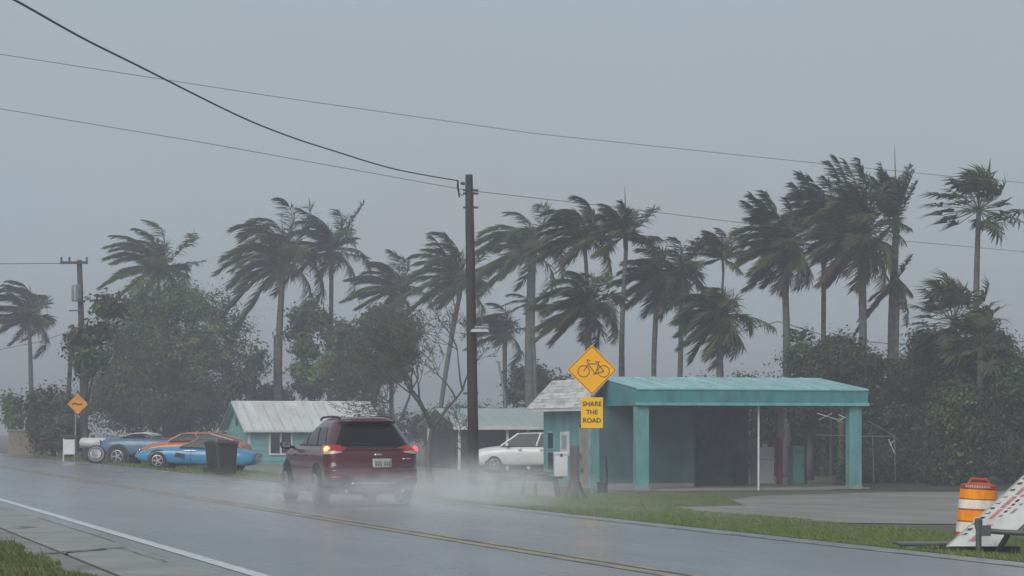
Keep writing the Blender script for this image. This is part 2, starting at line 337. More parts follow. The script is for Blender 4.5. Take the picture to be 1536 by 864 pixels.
# verges and yard surfaces on the far side (each a few millimetres above the sheet below)
strip(13.45, 18.6, -10, 70, 0.010, 'lawn', M['turf'], ds=4, dp=0.4)
def ground_patch(name, pts, mat_, dz):
    """polygon given by ground points, draped on the land"""
    w = [G(*q) for q in pts]; q2 = [(N.dot(v), U.dot(v)) for v in w]
    bm = bmesh.new(); vs = [bm.verts.new((a, b, 0)) for a, b in q2]; f = bm.faces.new(vs)
    bmesh.ops.triangulate(bm, faces=[f])
    bmesh.ops.subdivide_edges(bm, edges=bm.edges, cuts=6, use_grid_fill=True)
    rr = random.Random(len(pts))
    for v in bm.verts: v.co.z = tz(v.co.x)+dz
    bmesh.ops.recalc_face_normals(bm, faces=bm.faces)
    me = bpy.data.meshes.new(name); bm.to_mesh(me); bm.free(); me.materials.append(mat_)
    o = bpy.data.objects.new(name, me); COL.objects.link(o); o.rotation_euler = (0, 0, ROADROT); o['kind'] = 'structure'; return o
ground_patch('gravel_lot', [(812,763),(860,762),(930,766),(1010,771),(1080,778),(1180,783),(1300,786),(1430,787),(1600,790),(1750,796),
                            (1750,739),(1500,738),(1300,740),(1130,745),(1090,752),(1120,759),(1000,762),(900,760)], M['gravel'], 0.016)
ground_patch('dirt_yard', [(300,712),(420,718),(560,726),(690,738),(745,747),(800,757),(840,750),(835,722),(700,704),(560,698),(440,697),(330,699)], M['gravel'], 0.014)
ground_patch('leaf_litter', [(1250,735),(1420,737),(1600,736),(1750,736),(1750,702),(1250,702)], M['litter'], 0.018)

# ---- short grass: blades nobody could count
def blade_field(name, n, sampler, h0, h1, mat_, seed, wind=0.35):
    r = np.random.default_rng(seed); ps, ss = sampler(r, n)
    cl = np.sin(ps*2.3+ss*0.7)*np.sin(ss*1.9-ps*0.8)+0.6*np.sin(ps*5.1+ss*2.7)+r.normal(0, .55, n); kp = cl > -0.55; ps, ss, cl = ps[kp], ss[kp], cl[kp]; n = len(ps)
    x = U.x*ss+N.x*ps; y = U.y*ss+N.y*ps
    z = np.interp(ps, [-400, 2.9, 3.0, 4.5, 13.5, 14.0, 18.0, 22.0, 29.0, 1000], [0.05,0.05,0.02,0.0,-0.01,-0.07,-0.26,-0.42,-0.65,-0.65])
    h = r.uniform(h0, h1, n)*(0.8+0.22*np.clip(cl, -0.5, 1.6))*(1+0.8*(r.random(n) < 0.008)); th = r.uniform(0, 2*np.pi, n); wd = h*0.10+0.004
    lx = -wind*h+r.normal(0, 0.35, n)*h; ly = r.normal(0, 0.35, n)*h
    v = np.zeros((n, 3, 3)); v[:,0] = np.stack([x-wd*np.cos(th), y-wd*np.sin(th), z-0.005], 1)
    v[:,1] = np.stack([x+wd*np.cos(th), y+wd*np.sin(th), z-0.005], 1); v[:,2] = np.stack([x+lx, y+ly, z+h], 1)
    me = bpy.data.meshes.new(name); me.vertices.add(3*n); me.vertices.foreach_set('co', v.reshape(-1))
    me.loops.add(3*n); me.loops.foreach_set('vertex_index', np.arange(3*n, dtype=np.int32))
    me.polygons.add(n); me.polygons.foreach_set('loop_start', np.arange(0, 3*n, 3, dtype=np.int32)); me.polygons.foreach_set('loop_total', np.full(n, 3, dtype=np.int32))
    me.materials.append(mat_); me.update(); me.validate()
    o = bpy.data.objects.new(name, me); COL.objects.link(o); o['kind'] = 'stuff'; return o
def smp_verge(r, n):
    s_ = r.uniform(22, 66, n); p_ = 13.55+r.beta(1.1, 1.0, n)*5.8+np.sin(s_*0.9)*0.16+np.sin(s_*2.7)*0.09; return p_, s_
def smp_near(r, n):
    s_ = r.uniform(17, 48, n); p_ = 3.08-np.abs(r.normal(0, 1.1, n))+0.10*np.sin(s_*1.7)+0.05*np.sin(s_*5.1); return p_, s_
def smp_patch(r, n):
    a, b = G(840, 759), G(1085, 742); pa, sa, pb, sb = N.dot(a), U.dot(a), N.dot(b), U.dot(b)
    c, d = G(860, 742), G(1100, 757)
    i, j = r.random(n), r.random(n)
    q00, q10, q01, q11 = G(838,759), G(1110,757), G(850,741), G(1080,740)
    x = (1-i)*(1-j)*q00.x+i*(1-j)*q10.x+(1-i)*j*q01.x+i*j*q11.x; y = (1-i)*(1-j)*q00.y+i*(1-j)*q10.y+(1-i)*j*q01.y+i*j*q11.y
    return N.x*x+N.y*y, U.x*x+U.y*y
def smp_left(r, n):
    s_ = r.uniform(72, 130, n); p_ = 13.7+r.random(n)*5; return p_, s_
tag(blade_field('grass', 190000, smp_verge, 0.025, 0.075, M['blade'], 1), 'short wet grass on the verge across the road', 'grass')
tag(blade_field('grass', 80000, smp_near, 0.03, 0.09, M['blade_near'], 2), 'green grass edge beside the paved shoulder', 'grass')
tag(blade_field('grass', 30000, smp_patch, 0.03, 0.09, M['blade'], 3), 'grass patch in front of the teal building', 'grass')
tag(blade_field('grass', 26000, smp_left, 0.05, 0.16, M['blade'], 5), 'grass around the cars for sale', 'grass')

# ================================================================ BUILDINGS (all stand square to the road)
BZ = -0.65
def frame_at(px, Z): v = at(px, Z); return Vector((v.x, v.y, BZ))

# ---- teal station building with the canopy
C0 = P(955, 640, 80.0); C0.z = BZ
st = thing('station_building', 'teal roadside station with a wide flat fronted canopy on square columns', 'building', C0, ROADROT)
W, D, zb, zt, zr = 8.42, 8.0, 2.85, 3.39, 3.86     # above the yard
# canopy roof: low gable of metal pans, every pan a piece
npan = 12; pw = (W+0.02)/npan
rf = build(MB().box((W/2, D/2, zt-0.12), (W-0.16, D-0.16, 0.06)), 'canopy_roof', M['dark_interior'], st)
for k in range(npan):
    x0 = -0.01+k*pw+0.008; x1 = -0.01+(k+1)*pw-0.008
    for y0, y1 in ((-0.03, D/2), (D+0.03, D/2)):
        a = zt+0.012; b = zr
        pts = [(x0,y0,a),(x1,y0,a),(x1,y1,b),(x0,y1,b)]
        mb = MB().prism(pts if y1 > y0 else pts[::-1], (0,0,0.03))
        mb.box(((x0), (y0+y1)/2, (a+b)/2+0.035), (0.03, math.hypot(y1-y0, b-a), 0.03), Matrix.Rotation(math.atan2(b-a, y1-y0) if y1 > y0 else math.atan2(a-b, y0-y1), 3, 'X'))
        build(mb, 'roof_panel', M['teal_roof'], rf)
# fascias: front board, lower lip, back board, gable ends
fa = box_part('fascia', (W/2, 0.06, (zb+zt)/2+0.04), (W, 0.12, zt-zb-0.08), M['teal_fascia'], st, 0.008)
box_part('fascia_lip', (W/2, 0.03, zb+0.05), (W+0.05, 0.19, 0.10), M['teal_trim'], fa, 0.01)
box_part('roof_edge', (W/2, -0.012, zt-0.005), (W+0.03, 0.05, 0.03), M['teal_trim'], fa)
box_part('fascia', (W/2, D-0.06, (zb+zt)/2), (W, 0.12, zt-zb), M['teal_fascia'], st)
for x0 in (0.0, W-0.12):
    mb = MB().prism([(x0,0.125,zb+0.003),(x0,D-0.125,zb+0.003),(x0,D-0.125,zt),(x0,D/2,zr-0.01),(x0,0.125,zt)], (0.12,0,0))
    build(mb, 'gable_end', M['teal_fascia'], st, fixn=True)
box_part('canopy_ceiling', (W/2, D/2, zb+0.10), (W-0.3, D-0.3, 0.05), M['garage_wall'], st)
for cx in (0.27, W-0.40):
    c = box_part('column', (cx, 0.30, zb/2+0.0), (0.44, 0.36, zb-0.004), M['teal'], st, 0.015)
    box_part('column_base', (cx, 0.30, 0.05), (0.50, 0.42, 0.16), M['concrete'], c, 0.01)
build(MB().tube([(4.52,0.35,0.0),(4.52,0.35,zb+0.05)], 0.035, 8), 'pipe_column', M['white_metal'], st)
box_part('floor_slab', (3.9, 4.6, 0.03), (9.6, 8.2, 0.09), M['concrete'], st, 0.01)
# office block under the canopy: left side wall with door and windows
wl = box_part('wall', (-0.35, 5.75, 1.42), (0.2, 5.5, 2.84), M['teal'], st)
fw = box_part('wall', (1.50, 3.1, 1.42), (3.50, 0.2, 2.838), M['teal_shaded_grimy'], st)
box_part('wall', (0.8, 8.4, 1.41), (2.1, 0.2, 2.83), M['teal'], st)
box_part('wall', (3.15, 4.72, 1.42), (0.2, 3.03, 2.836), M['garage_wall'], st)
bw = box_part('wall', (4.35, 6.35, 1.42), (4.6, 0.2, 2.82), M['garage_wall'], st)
box_part('wall_cap', (1.50, 2.985, 0.10), (3.48, 0.024, 0.2), M['concrete'], fw)
# garage front: tall boards, each its own piece, and dark things hung on the wall
for k in range(9):
    x = 2.15+k*0.50
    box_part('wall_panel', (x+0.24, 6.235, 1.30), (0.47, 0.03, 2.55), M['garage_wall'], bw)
for i, (x, z, w_, h_) in enumerate([(3.5,2.2,.5,.35),(3.95,1.75,.6,.5),(3.3,1.45,.45,.7),(3.75,1.2,.45,.5),(4.6,2.0,.5,.6),(4.9,1.55,.4,.4),(5.5,1.9,.55,.5)]):
    mb = MB(); rr = random.Random(i); pts = []
    for k in range(9):
        a = 2*math.pi*k/9; pts.append((x+math.cos(a)*w_/2*rr.uniform(.6,1.1), 6.10, z+math.sin(a)*h_/2*rr.uniform(.6,1.1)))
    o = build(mb.prism(pts, (0, 0.10, 0)), 'hanging_tool', M['clutter'], bw); bevel(o, 0.015, 1)
# louvered door in the left wall
dw = st
door = box_part('door', (-0.475, 3.75, 1.08), (0.05, 0.92, 2.06), M['beige_door'], st)
for k in range(20):
    box_part('slat', (-0.510, 3.75, 0.22+k*0.09), (0.02, 0.74, 0.055), M['beige_door'], door)
for y in (3.33, 4.17): box_part('stile', (-0.515, y, 1.08), (0.035, 0.09, 2.06), M['beige_door'], door)
box_part('frame', (-0.49, 3.75, 2.16), (0.09, 1.06, 0.09), M['dark_interior'], door)
for y in (3.24, 4.26): box_part('frame', (-0.49, y, 1.07), (0.09, 0.08, 2.10), M['teal_trim'], door)
build(MB().tube([(-0.54,4.10,1.02),(-0.60,4.10,1.02),(-0.60,4.0,1.02)], 0.015, 6), 'handle', M['steel'], door)
for y0, y1, z0, z1 in ((7.2,7.95,0.55,1.25),(7.2,7.95,1.33,1.95)):
    wi = box_part('window', (-0.462, (y0+y1)/2, (z0+z1)/2), (0.03, y1-y0, z1-z0), M['glass_dark'], st)
    for yy in (y0, y1): box_part('frame', (-0.475, yy, (z0+z1)/2), (0.06, 0.06, z1-z0+0.06), M['teal_trim'], wi)
    for zz in (z0, z1): box_part('frame', (-0.477, (y0+y1)/2, zz), (0.06, y1-y0-0.06, 0.06), M['teal_trim'], wi)
po = box_part('notice_board', (-0.465, 6.05, 1.55), (0.035, 0.95, 0.85), M['white_trim'], st)
box_part('notice_panel', (-0.486, 6.05, 1.60), (0.01, 0.55, 0.5), M['print_grey'], po)
# white shingled mansard over the office: courses of shingles
ms = build(MB().prism([(-0.90,2.75,2.78),(-0.90,8.9,2.78),(-0.08,8.3,3.80),(-0.08,2.75,3.80)], (0.06,0,-0.02)), 'mansard_roof', M['white_trim'], st, fixn=True)
nr = 9
for k in range(nr):
    t0 = k/nr; t1 = (k+1)/nr+0.03
    x0, x1 = -0.955+0.82*t0, -0.945+0.82*min(t1,1); z0, z1 = 2.79+1.02*t0, 2.79+1.02*min(t1,1)
    ye = 8.95-0.6*t0; y = 2.60; rr = random.Random(k*7)
    y -= rr.uniform(0, 0.5)*0
    while y < ye-0.05:
        ln = min(rr.uniform(0.75, 0.95), ye-y)
        off = rr.uniform(0, 0.014)
        mb = MB().prism([(x0-off,y+0.006,z0),(x0-off,y+ln-0.006,z0),(x1,y+ln-0.006,z1),(x1,y+0.006,z1)], (-0.022,0,0.012))
        build(mb, 'shingle', M['shingle'], ms, fixn=True); y += ln
box_part('eave_board', (-0.93, 5.75, 2.74), (0.05, 6.35, 0.10), M['white_trim'], ms)
box_part('soffit', (-0.68, 5.75, 2.80), (0.46, 6.1, 0.03), M['white_trim'], ms)
box_part('flat_roof', (0.95, 5.9, 3.55), (2.0, 5.4, 0.08), M['white_trim'], st)

# ---- things under and beside the canopy
def on_st(x, y, z=0.0): return C0 + N*x + U*y + Vector((0,0,z))
fr = thing('refrigerator', 'pale grey upright refrigerator under the canopy beside the red post', 'refrigerator', on_st(6.75, 5.2, 0.075), ROADROT)
bevel(box_part('body', (0, 0.03, 0.68), (0.66, 0.6, 1.34), M['fridge'], fr), 0.02)
for z, h_ in ((0.45, 0.84), (1.12, 0.44)):
    d_ = bevel(box_part('door', (0, -0.30, z), (0.65, 0.05, h_), M['fridge'], fr), 0.015)
    box_part('handle', (0.26, -0.345, z+0.08), (0.03, 0.035, 0.3), M['white_metal'], d_)
box_part('top_box', (0.05, 0, 1.40), (0.22, 0.25, 0.09), M['white_trim'], fr)
rp = thing('wooden_post', 'post painted red below and bare tan above, under the canopy', 'post', on_st(7.42, 5.2, 0.075), ROADROT)
box_part('post', (0, 0, 0.83), (0.20, 0.16, 1.66), M['red_post'], rp, 0.01)
box_part('post_top', (0.02, 0, 2.14), (0.26, 0.2, 0.95), M['tan_wood'], rp, 0.02)
lk = thing('locker', 'narrow green metal locker standing between red post and canopy column', 'locker', on_st(7.98, 5.0, 0.075), ROADROT)
box_part('body', (0, 0.02, 0.70), (0.46, 0.44, 1.36), M['locker'], lk, 0.01)
ld = box_part('door', (0, -0.213, 0.70), (0.42, 0.02, 1.28), M['locker'], lk)
for k in range(3): box_part('vent_slot', (0, -0.226, 1.12+k*0.05), (0.2, 0.008, 0.018), M['dark_interior'], ld)
box_part('handle', (0.16, -0.235, 0.72), (0.02, 0.03, 0.12), M['steel'], ld)
for x in (-0.19, 0.19): box_part('foot', (x, 0, 0.012), (0.05, 0.4, 0.024), M['steel'], lk)
pp = thing('folded_sheet', 'purple sheet leaning on the green locker', 'sheet', on_st(8.31, 5.0, 0.075), ROADROT)
build(MB().prism([(-0.05,-0.06,0),(0.10,-0.02,0),(0.07,0.02,0.95),(-0.045,-0.02,1.25)], (0,0.03,0)), 'panel', M['purple'], pp, fixn=True)

# collapsed tent frame of thin white tubes, right behind the canopy column
tf = thing('tent_frame', 'collapsed frame of thin pale tubes beside the right canopy column', 'tent frame', at(1285, 90.0))
def q(px, py, Z=90.0): return P(px, py, Z)
tubes = [[q(1222,652),q(1300,655)],[q(1298,654),q(1342,655)],[q(1300,630),q(1342,654)],[q(1262,632),q(1284,642)],[q(1246,672),q(1247,697),q(1247,724)],
         [q(1276,652),q(1277,722)],[q(1309,655),q(1311,724)],[q(1342,654),q(1343,722)]]
for t_ in tubes: build(MB().tube(t_, 0.016, 6), 'tube', M['galv'], tf, world=True)
for a, b in (((1226,620),(1258,630)),((1228,630),(1248,620)),((1256,633),(1280,618)),((1258,622),(1280,632)),((1333,659),(1342,680)),((1342,659),(1335,668))):
    build(MB().tube([q(*a, Z=90.3), q(*b, Z=89.8)], 0.014, 6), 'brace', M['white_metal'], tf, world=True)

# ---- small teal house with the white metal roof
H0 = at(372, 128.0); H0.z = BZ
ho = thing('house', 'small teal house with white ribbed metal roof and gable end', 'house', H0, ROADROT)
hw, hd, he, hr = 7.1, 6.0, 2.08, 3.45
box_part('wall', (hw/2, 0.08, he/2), (hw, 0.16, he), M['teal_light'], ho)
box_part('wall', (hw/2, hd-0.08, he/2), (hw, 0.16, he), M['teal_light'], ho)
for x in (0.0, hw-0.16):
    gw_ = build(MB().prism([(x,0.163,0),(x,hd-0.163,0),(x,hd-0.163,he),(x,hd/2,hr-0.10),(x,0.163,he)], (0.16,0,0)), 'gable_wall', M['teal_light'], ho, fixn=True)
    if x == 0.0:
        for k in range(7): box_part('board', (-0.015, hd/2, 0.14+k*0.29), (0.03, hd-0.4, 0.265), M['teal_light'], gw_)
        box_part('vent', (-0.03, hd/2, 2.45), (0.03, 0.5, 0.45), M['dark_interior'], gw_)
for k in range(7): box_part('board', (hw/2, -0.012, 0.15+k*0.29), (hw-0.02, 0.03, 0.265), M['teal_light'], ho)
box_part('corner_board', (0.05, -0.03, he/2), (0.14, 0.05, he), M['white_trim'], ho)
box_part('foundation', (hw/2, -0.05, 0.06), (hw+0.1, 0.24, 0.2), M['concrete'], ho)
wi = box_part('window', (1.75, -0.035, 1.28), (1.12, 0.03, 1.12), M['glass_dark'], ho)
for x in (1.16, 1.75, 2.34): box_part('frame', (x, -0.055, 1.28), (0.09, 0.06, 1.28), M['white_trim'], wi)
for z in (0.69, 1.87): box_part('frame', (1.75, -0.057, z), (1.26, 0.06, 0.09), M['white_trim'], wi)
for x in (1.45, 2.05): box_part('curtain', (x, -0.020, 1.28), (0.16, 0.012, 1.06), M['canvas'], wi)
wi = box_part('window', (5.2, -0.035, 1.28), (1.12, 0.03, 1.12), M['glass_dark'], ho)
for x in (4.61, 5.2, 5.79): box_part('frame', (x, -0.055, 1.28), (0.09, 0.06, 1.28), M['white_trim'], wi)
for z in (0.69, 1.87): box_part('frame', (5.2, -0.057, z), (1.26, 0.06, 0.09), M['white_trim'], wi)
hroof = build(MB().tube([(-0.3,hd/2,hr+0.03),(hw+0.3,hd/2,hr+0.03)], 0.07, 6), 'roof', M['white_roof'], ho)
oh = 0.42; sl = (hr-he)/(hd/2); npn = 14; pw = (hw+0.7)/npn
for k in range(npn):
    x0 = -0.35+k*pw+0.006; x1 = x0+pw-0.012
    for sgn in (1, -1):
        ya, yb = (-oh, hd/2) if sgn > 0 else (hd+oh, hd/2); za = he-oh*sl+0.05; zb_ = hr
        mb = MB().prism([(x0,ya,za),(x1,ya,za),(x1,yb,zb_),(x0,yb,zb_)], (0,0,0.035))
        mb.prism([(x0,ya,za+0.03),(x0+0.04,ya,za+0.03),(x0+0.04,yb,zb_+0.03),(x0,yb,zb_+0.03)], (0,0,0.045))
        build(mb, 'roof_panel', M['white_roof'], hroof, fixn=True)
for sgn in (1, -1):
    ya = -oh if sgn > 0 else hd+oh
    build(MB().prism([(-0.37,ya,he-oh*sl-0.06),(-0.37,hd/2,hr-0.11),(-0.37,hd/2,hr+0.04),(-0.37,ya,he-oh*sl+0.09)], (0.05,0,0)), 'rake_board', M['teal_fascia'], hroof, fixn=True)
box_part('gutter', (hw/2, -oh-0.04, he-oh*sl+0.02), (hw+0.7, 0.10, 0.10), M['white_trim'], hroof)
# low dark shed beside the house
sd = thing('shed', 'low dark grey shed beside the teal house gable', 'shed', Vector((at(322, 134).x, 134, BZ)), ROADROT)
for k in range(6): box_part('board', (-0.6+k*0.30, 0, 0.85), (0.28, 0.05, 1.7), M['dark_wood'], sd)
for k in range(6): box_part('board', (-0.76, 0.2+k*0.30, 0.85), (0.05, 0.28, 1.7), M['dark_wood'], sd)
box_part('roof', (0.1, 0.85, 1.78), (2.1, 2.2, 0.08), M['steel'], sd)

# ---- pale roofed carport behind the white car
K0 = at(686, 120.0); K0.z = BZ
cp = thing('carport', 'open carport with pale low roof and white fascia behind the white car', 'carport', K0, ROADROT)
cw, cd, ce, cr = 7.6, 6.0, 2.08, 3.05
kroof = box_part('roof', (cw/2, cd/2, cr+0.02), (cw+0.5, 0.16, 0.05), M['pale_roof'], cp)
for k in range(13):
    pw = (cw+0.6)/13; x0 = -0.3+k*pw+0.006; x1 = x0+pw-0.012
    for ya in (-0.35, cd+0.35):
        build(MB().prism([(x0,ya,ce+0.10),(x1,ya,ce+0.10),(x1,cd/2,cr),(x0,cd/2,cr)], (0,0,0.035)), 'roof_panel', M['pale_roof'], kroof, fixn=True)
box_part('fascia', (cw/2, -0.36, ce+0.02), (cw+0.6, 0.05, 0.20), M['white_trim'], kroof)
for x in (0.1, 2.6, 3.7, 5.2, 7.5): box_part('post', (x, 0.0, ce/2), (0.11, 0.11, ce), M['white_trim'], cp)
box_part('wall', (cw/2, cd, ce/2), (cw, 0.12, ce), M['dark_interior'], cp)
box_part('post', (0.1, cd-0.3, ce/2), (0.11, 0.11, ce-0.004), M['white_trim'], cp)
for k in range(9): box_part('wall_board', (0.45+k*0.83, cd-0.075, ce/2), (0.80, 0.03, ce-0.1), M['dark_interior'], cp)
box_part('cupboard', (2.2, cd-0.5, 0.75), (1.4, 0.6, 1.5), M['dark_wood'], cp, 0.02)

# ---- tan wall far to the left, and the far house behind the first palm
tw = thing('garden_wall', 'low tan stucco garden wall at the foot of the brown bush', 'wall', at(38, 124), ROADROT)
box_part('wall', (0, 0, 0.62), (1.7, 0.22, 1.3), M['tan_wall'], tw, 0.02); box_part('coping', (0, 0, 1.31), (1.82, 0.32, 0.09), M['concrete'], tw, 0.015)

# ================================================================ VEGETATION
WIND = Vector((-1.0, 0.12, -0.06))
ZUP = Vector((0, 0, 1))
def frond_mesh(d0, L_, rng, wk=0.20, gk=0.05, ll=0.62, nl=34, wid=0.052, nstep=13, ragged=0.08):
    """one feather leaf starting at the origin, bent by wind and weight"""
    mb = MB(); p = Vector((0,0,0)); d = Vector(d0).normalized(); pts = [p.copy()]; ds = [d.copy()]; st_ = L_/nstep
    for i in range(nstep):
        t = (i+1)/nstep
        d = (d + WIND*wk*(0.25+1.1*t) + Vector((0,0,-1))*gk*(0.2+1.3*t) + Vector((rng.gauss(0,.02), rng.gauss(0,.02), rng.gauss(0,.02)))).normalized()
        p = p + d*st_; pts.append(p.copy()); ds.append(d.copy())
    mb.tube(pts, [0.035*(1-0.85*i/nstep)+0.004 for i in range(nstep+1)], 4, cap=False)
    ragged = rng.uniform(.05, .26); nl = int(nl*2.2); wid = wid*1.15*(L_/3.0)**0.5; ll = ll*1.28
    for i in range(nl):
        t = 0.08+0.92*i/(nl-1)
        if rng.random() < ragged: continue
        f = t*nstep; k = min(int(f), nstep-1); a = f-k
        c = pts[k].lerp(pts[k+1], a); T = ds[k].lerp(ds[k+1], a).normalized()
        S = T.cross(ZUP)
        S = S.normalized() if S.length > 0.05 else Vector((0,1,0))
        lf = ll*(math.sin(math.pi*min(0.9, 0.18+0.72*t))**0.5)*rng.uniform(0.75, 1.15)
        for sg in (-1, 1):
            D = (T*0.70 + S*sg*0.75 + WIND*rng.uniform(0.2, 0.9) + Vector((rng.gauss(0,.12),rng.gauss(0,.12),-rng.uniform(-0.05, 0.65)))).normalized()
            wv = D.cross(T); wv = wv.normalized() if wv.length > 0.05 else ZUP.cross(D).normalized()
            wv = (wv + ZUP*rng.uniform(-0.9, 0.9)).normalized()*wid*rng.uniform(0.7, 1.2)
            m_ = c + D*lf*0.45; e = c + D*lf + Vector((0,0,-0.06*lf)) + WIND*0.06*lf
            mb.add([c-wv*0.3, c+wv*0.3, m_+wv*0.6, m_-wv*0.6, e], [(0,1,2,3),(3,2,4)])
    return mb
def fan_mesh(d0, rng, pet=0.9, R=0.85, nseg=17):
    mb = MB(); d = Vector(d0).normalized(); pts = [Vector((0,0,0))]; n = 6
    for i in range(n):
        d = (d + WIND*0.10*(i/n) + Vector((0,0,-0.04))).normalized(); pts.append(pts[-1]+d*pet/n)
    mb.tube(pts, 0.018, 4, cap=False); c = pts[-1]; a = d; S = a.cross(ZUP); S = S.normalized() if S.length > 0.05 else Vector((0,1,0)); Un = S.cross(a).normalized()
    for k in range(nseg):
        th = math.radians(-115+230*k/(nseg-1)+rng.uniform(-5,5))
        D = (a*math.cos(th) + S*math.sin(th)*0.9 + Un*0.25 + WIND*0.45).normalized(); ln = R*rng.uniform(0.75,1.1)*(1-0.25*abs(th)/2)
        wv = D.cross(Un); wv = (wv.normalized() if wv.length > .05 else S)*0.05
        m_ = c+D*ln*0.55; e = m_+(D+WIND*0.4+Vector((0,0,-0.55))).normalized()*ln*0.45
        mb.add([c-wv*0.25, c+wv*0.25, m_+wv, m_-wv, e], [(0,1,2,3),(3,2,4)])
    return mb
def palm(bx, tx, ty, Z, L_, n, seed, label, wk=0.20, gk=0.05, ll=0.62, el=(-25, 80), r0=0.17, extra=(), spear=0.0, dry=0, yellow=0, fan=False, shaft=0.8, bend=0.0, group=None, nl=34, dens=1.0):
    n = int(n*1.1); L_ *= 0.92; bend = bend or random.Random(seed*3).uniform(-.22, .22); gk += 0.03
    rng = random.Random(seed); base = at(bx, Z); base.z -= 0.05; top = P(tx, ty, Z)
    o = thing('palm_tree', label, 'palm tree', base, 0.0, group)
    h = top.z-base.z; pts = []; rr = []; m = 40
    for i in range(m+1):
        t = i/m; q_ = base.lerp(top, t) + Vector((bend*math.sin(math.pi*t), 0, 0)); pts.append(q_-base)
        rr.append(r0*(1.25-0.25*min(1, t*6))*(1-0.30*t+0.10*math.sin(t*5+seed))*(1+0.06*(i % 2)))
    tr = build(MB().tube(pts, rr, 10), 'trunk', M['palm_bark'], o, smooth=True)
    if shaft:
        a, b = Vector(pts[-1]), Vector(pts[-1])+Vector((-0.05, 0, shaft))
        build(MB().tube([a, a.lerp(b, .3), a.lerp(b, .7), b], [rr[-1]*1.05, rr[-1]*1.25, rr[-1]*0.95, rr[-1]*0.5], 8), 'crownshaft', M['crownshaft'], o, smooth=True)
        cen = b*0.75+a*0.25
    else: cen = Vector(pts[-1])
    fl = []
    for k in range(n):
        az = 2*math.pi*(k*0.381966+rng.random()*0.08)
        e = math.radians(el[0]+(el[1]-el[0])*((k+0.5)/n)**0.8)
        fl.append((Vector((math.cos(e)*math.cos(az), math.cos(e)*math.sin(az), math.sin(e))), L_*rng.uniform(0.8, 1.1), wk*rng.uniform(0.7, 1.3), gk*rng.uniform(.7, 1.4)))
    for ang, lf, w_, g_ in extra:
        a = math.radians(ang); fl.append((Vector((math.cos(a), rng.uniform(-.2,.2), math.sin(a))), L_*lf, w_, g_))
    for i, (d0, l_, w_, g_) in enumerate(fl):
        mt = M['frond_dry'] if i < dry else (M['frond_yellow'] if i < dry+yellow else M['frond'])
        if fan: mb = fan_mesh(d0, rng, pet=l_*0.55, R=l_*0.5)
        else: mb = frond_mesh(d0, l_, rng, w_, g_, ll, nl)
        f = build(mb, 'frond', mt, o); f.location = cen
    if spear: build(MB().tube([cen, cen+Vector((0.01,0,spear*0.6)), cen+Vector((-0.02,0,spear))], [0.04,0.03,0.006], 5), 'spear_leaf', M['frond'], o)
    return o
GP = 'palms bending in the wind behind the buildings'
palm(48, 44, 492, 150, 3.6, 24, 11, 'hazy palm blown over at the far left edge beside the road', wk=0.19, gk=0.06, dry=5, yellow=3, r0=0.15, group=GP)
palm(236, 238, 418, 150, 3.9, 24, 12, 'palm streaming to the left just above the big round tree', wk=0.17, ll=0.7, extra=[(15,.8,.05,.02)], yellow=2, group=GP)
palm(417, 424, 408, 140, 4.3, 22, 13, 'palm with pale straight trunk standing behind the white roofed house', wk=0.14, gk=0.10, ll=0.9, r0=0.27, el=(-20,88), spear=2.9, extra=[(215,1.2,.06,.08),(235,1.15,.05,.06)], group=GP)
palm(492, 497, 392, 143, 3.6, 17, 14, 'palm with two curled fronds standing up, right of the straight trunked one', wk=0.12, gk=0.09, ll=0.7, extra=[(100,1.0,.11,.0),(58,1.05,-.02,-.03),(-8,.7,.0,.0),(75,.8,.16,0)], r0=0.18, group=GP)
palm(588, 592, 452, 141, 3.2, 20, 15, 'low palm rising over the yellow green tree behind the red car', wk=0.15, r0=0.16, group=GP)
palm(652, 690, 440, 132, 3.6, 20, 16, 'palm with slanting trunk just left of the tall dark pole', wk=0.16, gk=0.08, ll=0.7, r0=0.15, bend=-0.15, extra=[(108,.9,.05,0),(95,.85,.03,0)], group=GP)
palm(797, 798, 395, 131, 3.8, 20, 17, 'palm with thick pale trunk first right of the tall dark pole', wk=0.15, gk=0.11, ll=0.75, r0=0.29, extra=[(200,1.05,.1,.03),(212,1.0,.06,.08)], spear=1.6, group=GP)
palm(800, 797, 455, 130, 1.6, 7, 117, 'small tuft of a young palm against the thick pale palm trunk', wk=0.15, r0=0.10, ll=0.4, el=(-30,50), shaft=0, extra=[(20,1.4,.02,.02)], nl=18, group=GP)
palm(877, 878, 378, 106, 2.35, 17, 18, 'palm leaning over the bicycle sign, second of the row above it', wk=0.14, gk=0.07, r0=0.13, extra=[(185,1.25,.08,.05),(195,1.1,.08,.06)], yellow=3, group=GP)
palm(940, 939, 376, 104, 1.95, 15, 19, 'tall thin palm right of the bicycle sign with a spear on top', wk=0.09, gk=0.04, ll=0.55, r0=0.14, spear=2.2, el=(0,85), extra=[(-2,.95,.02,.0),(5,.8,.02,.02),(205,.8,.05,.05)], yellow=3, group=GP)
palm(882, 884, 482, 100, 2.3, 24, 20, 'bushy low palm directly above the bicycle sign', wk=0.11, gk=0.08, ll=0.6, r0=0.18, el=(-45,85), dry=3, extra=[(172,1.1,.02,.03),(190,1.1,.02,.05),(205,1.2,.02,.05)], group=GP)
palm(760, 757, 508, 134, 2.4, 15, 21, 'short palm peeping from behind the tall dark pole', wk=0.18, r0=0.16, shaft=0.4, group=GP)
palm(988, 986, 440, 108, 2.2, 20, 22, 'bushy palm left of centre over the canopy ridge', wk=0.11, gk=0.08, ll=0.6, r0=0.14, el=(-50,75), group=GP)
palm(1012, 1022, 432, 109, 2.0, 16, 23, 'darker bushy palm tangled with its neighbour over the canopy', wk=0.10, gk=0.08, r0=0.13, el=(-50,75), group=GP)
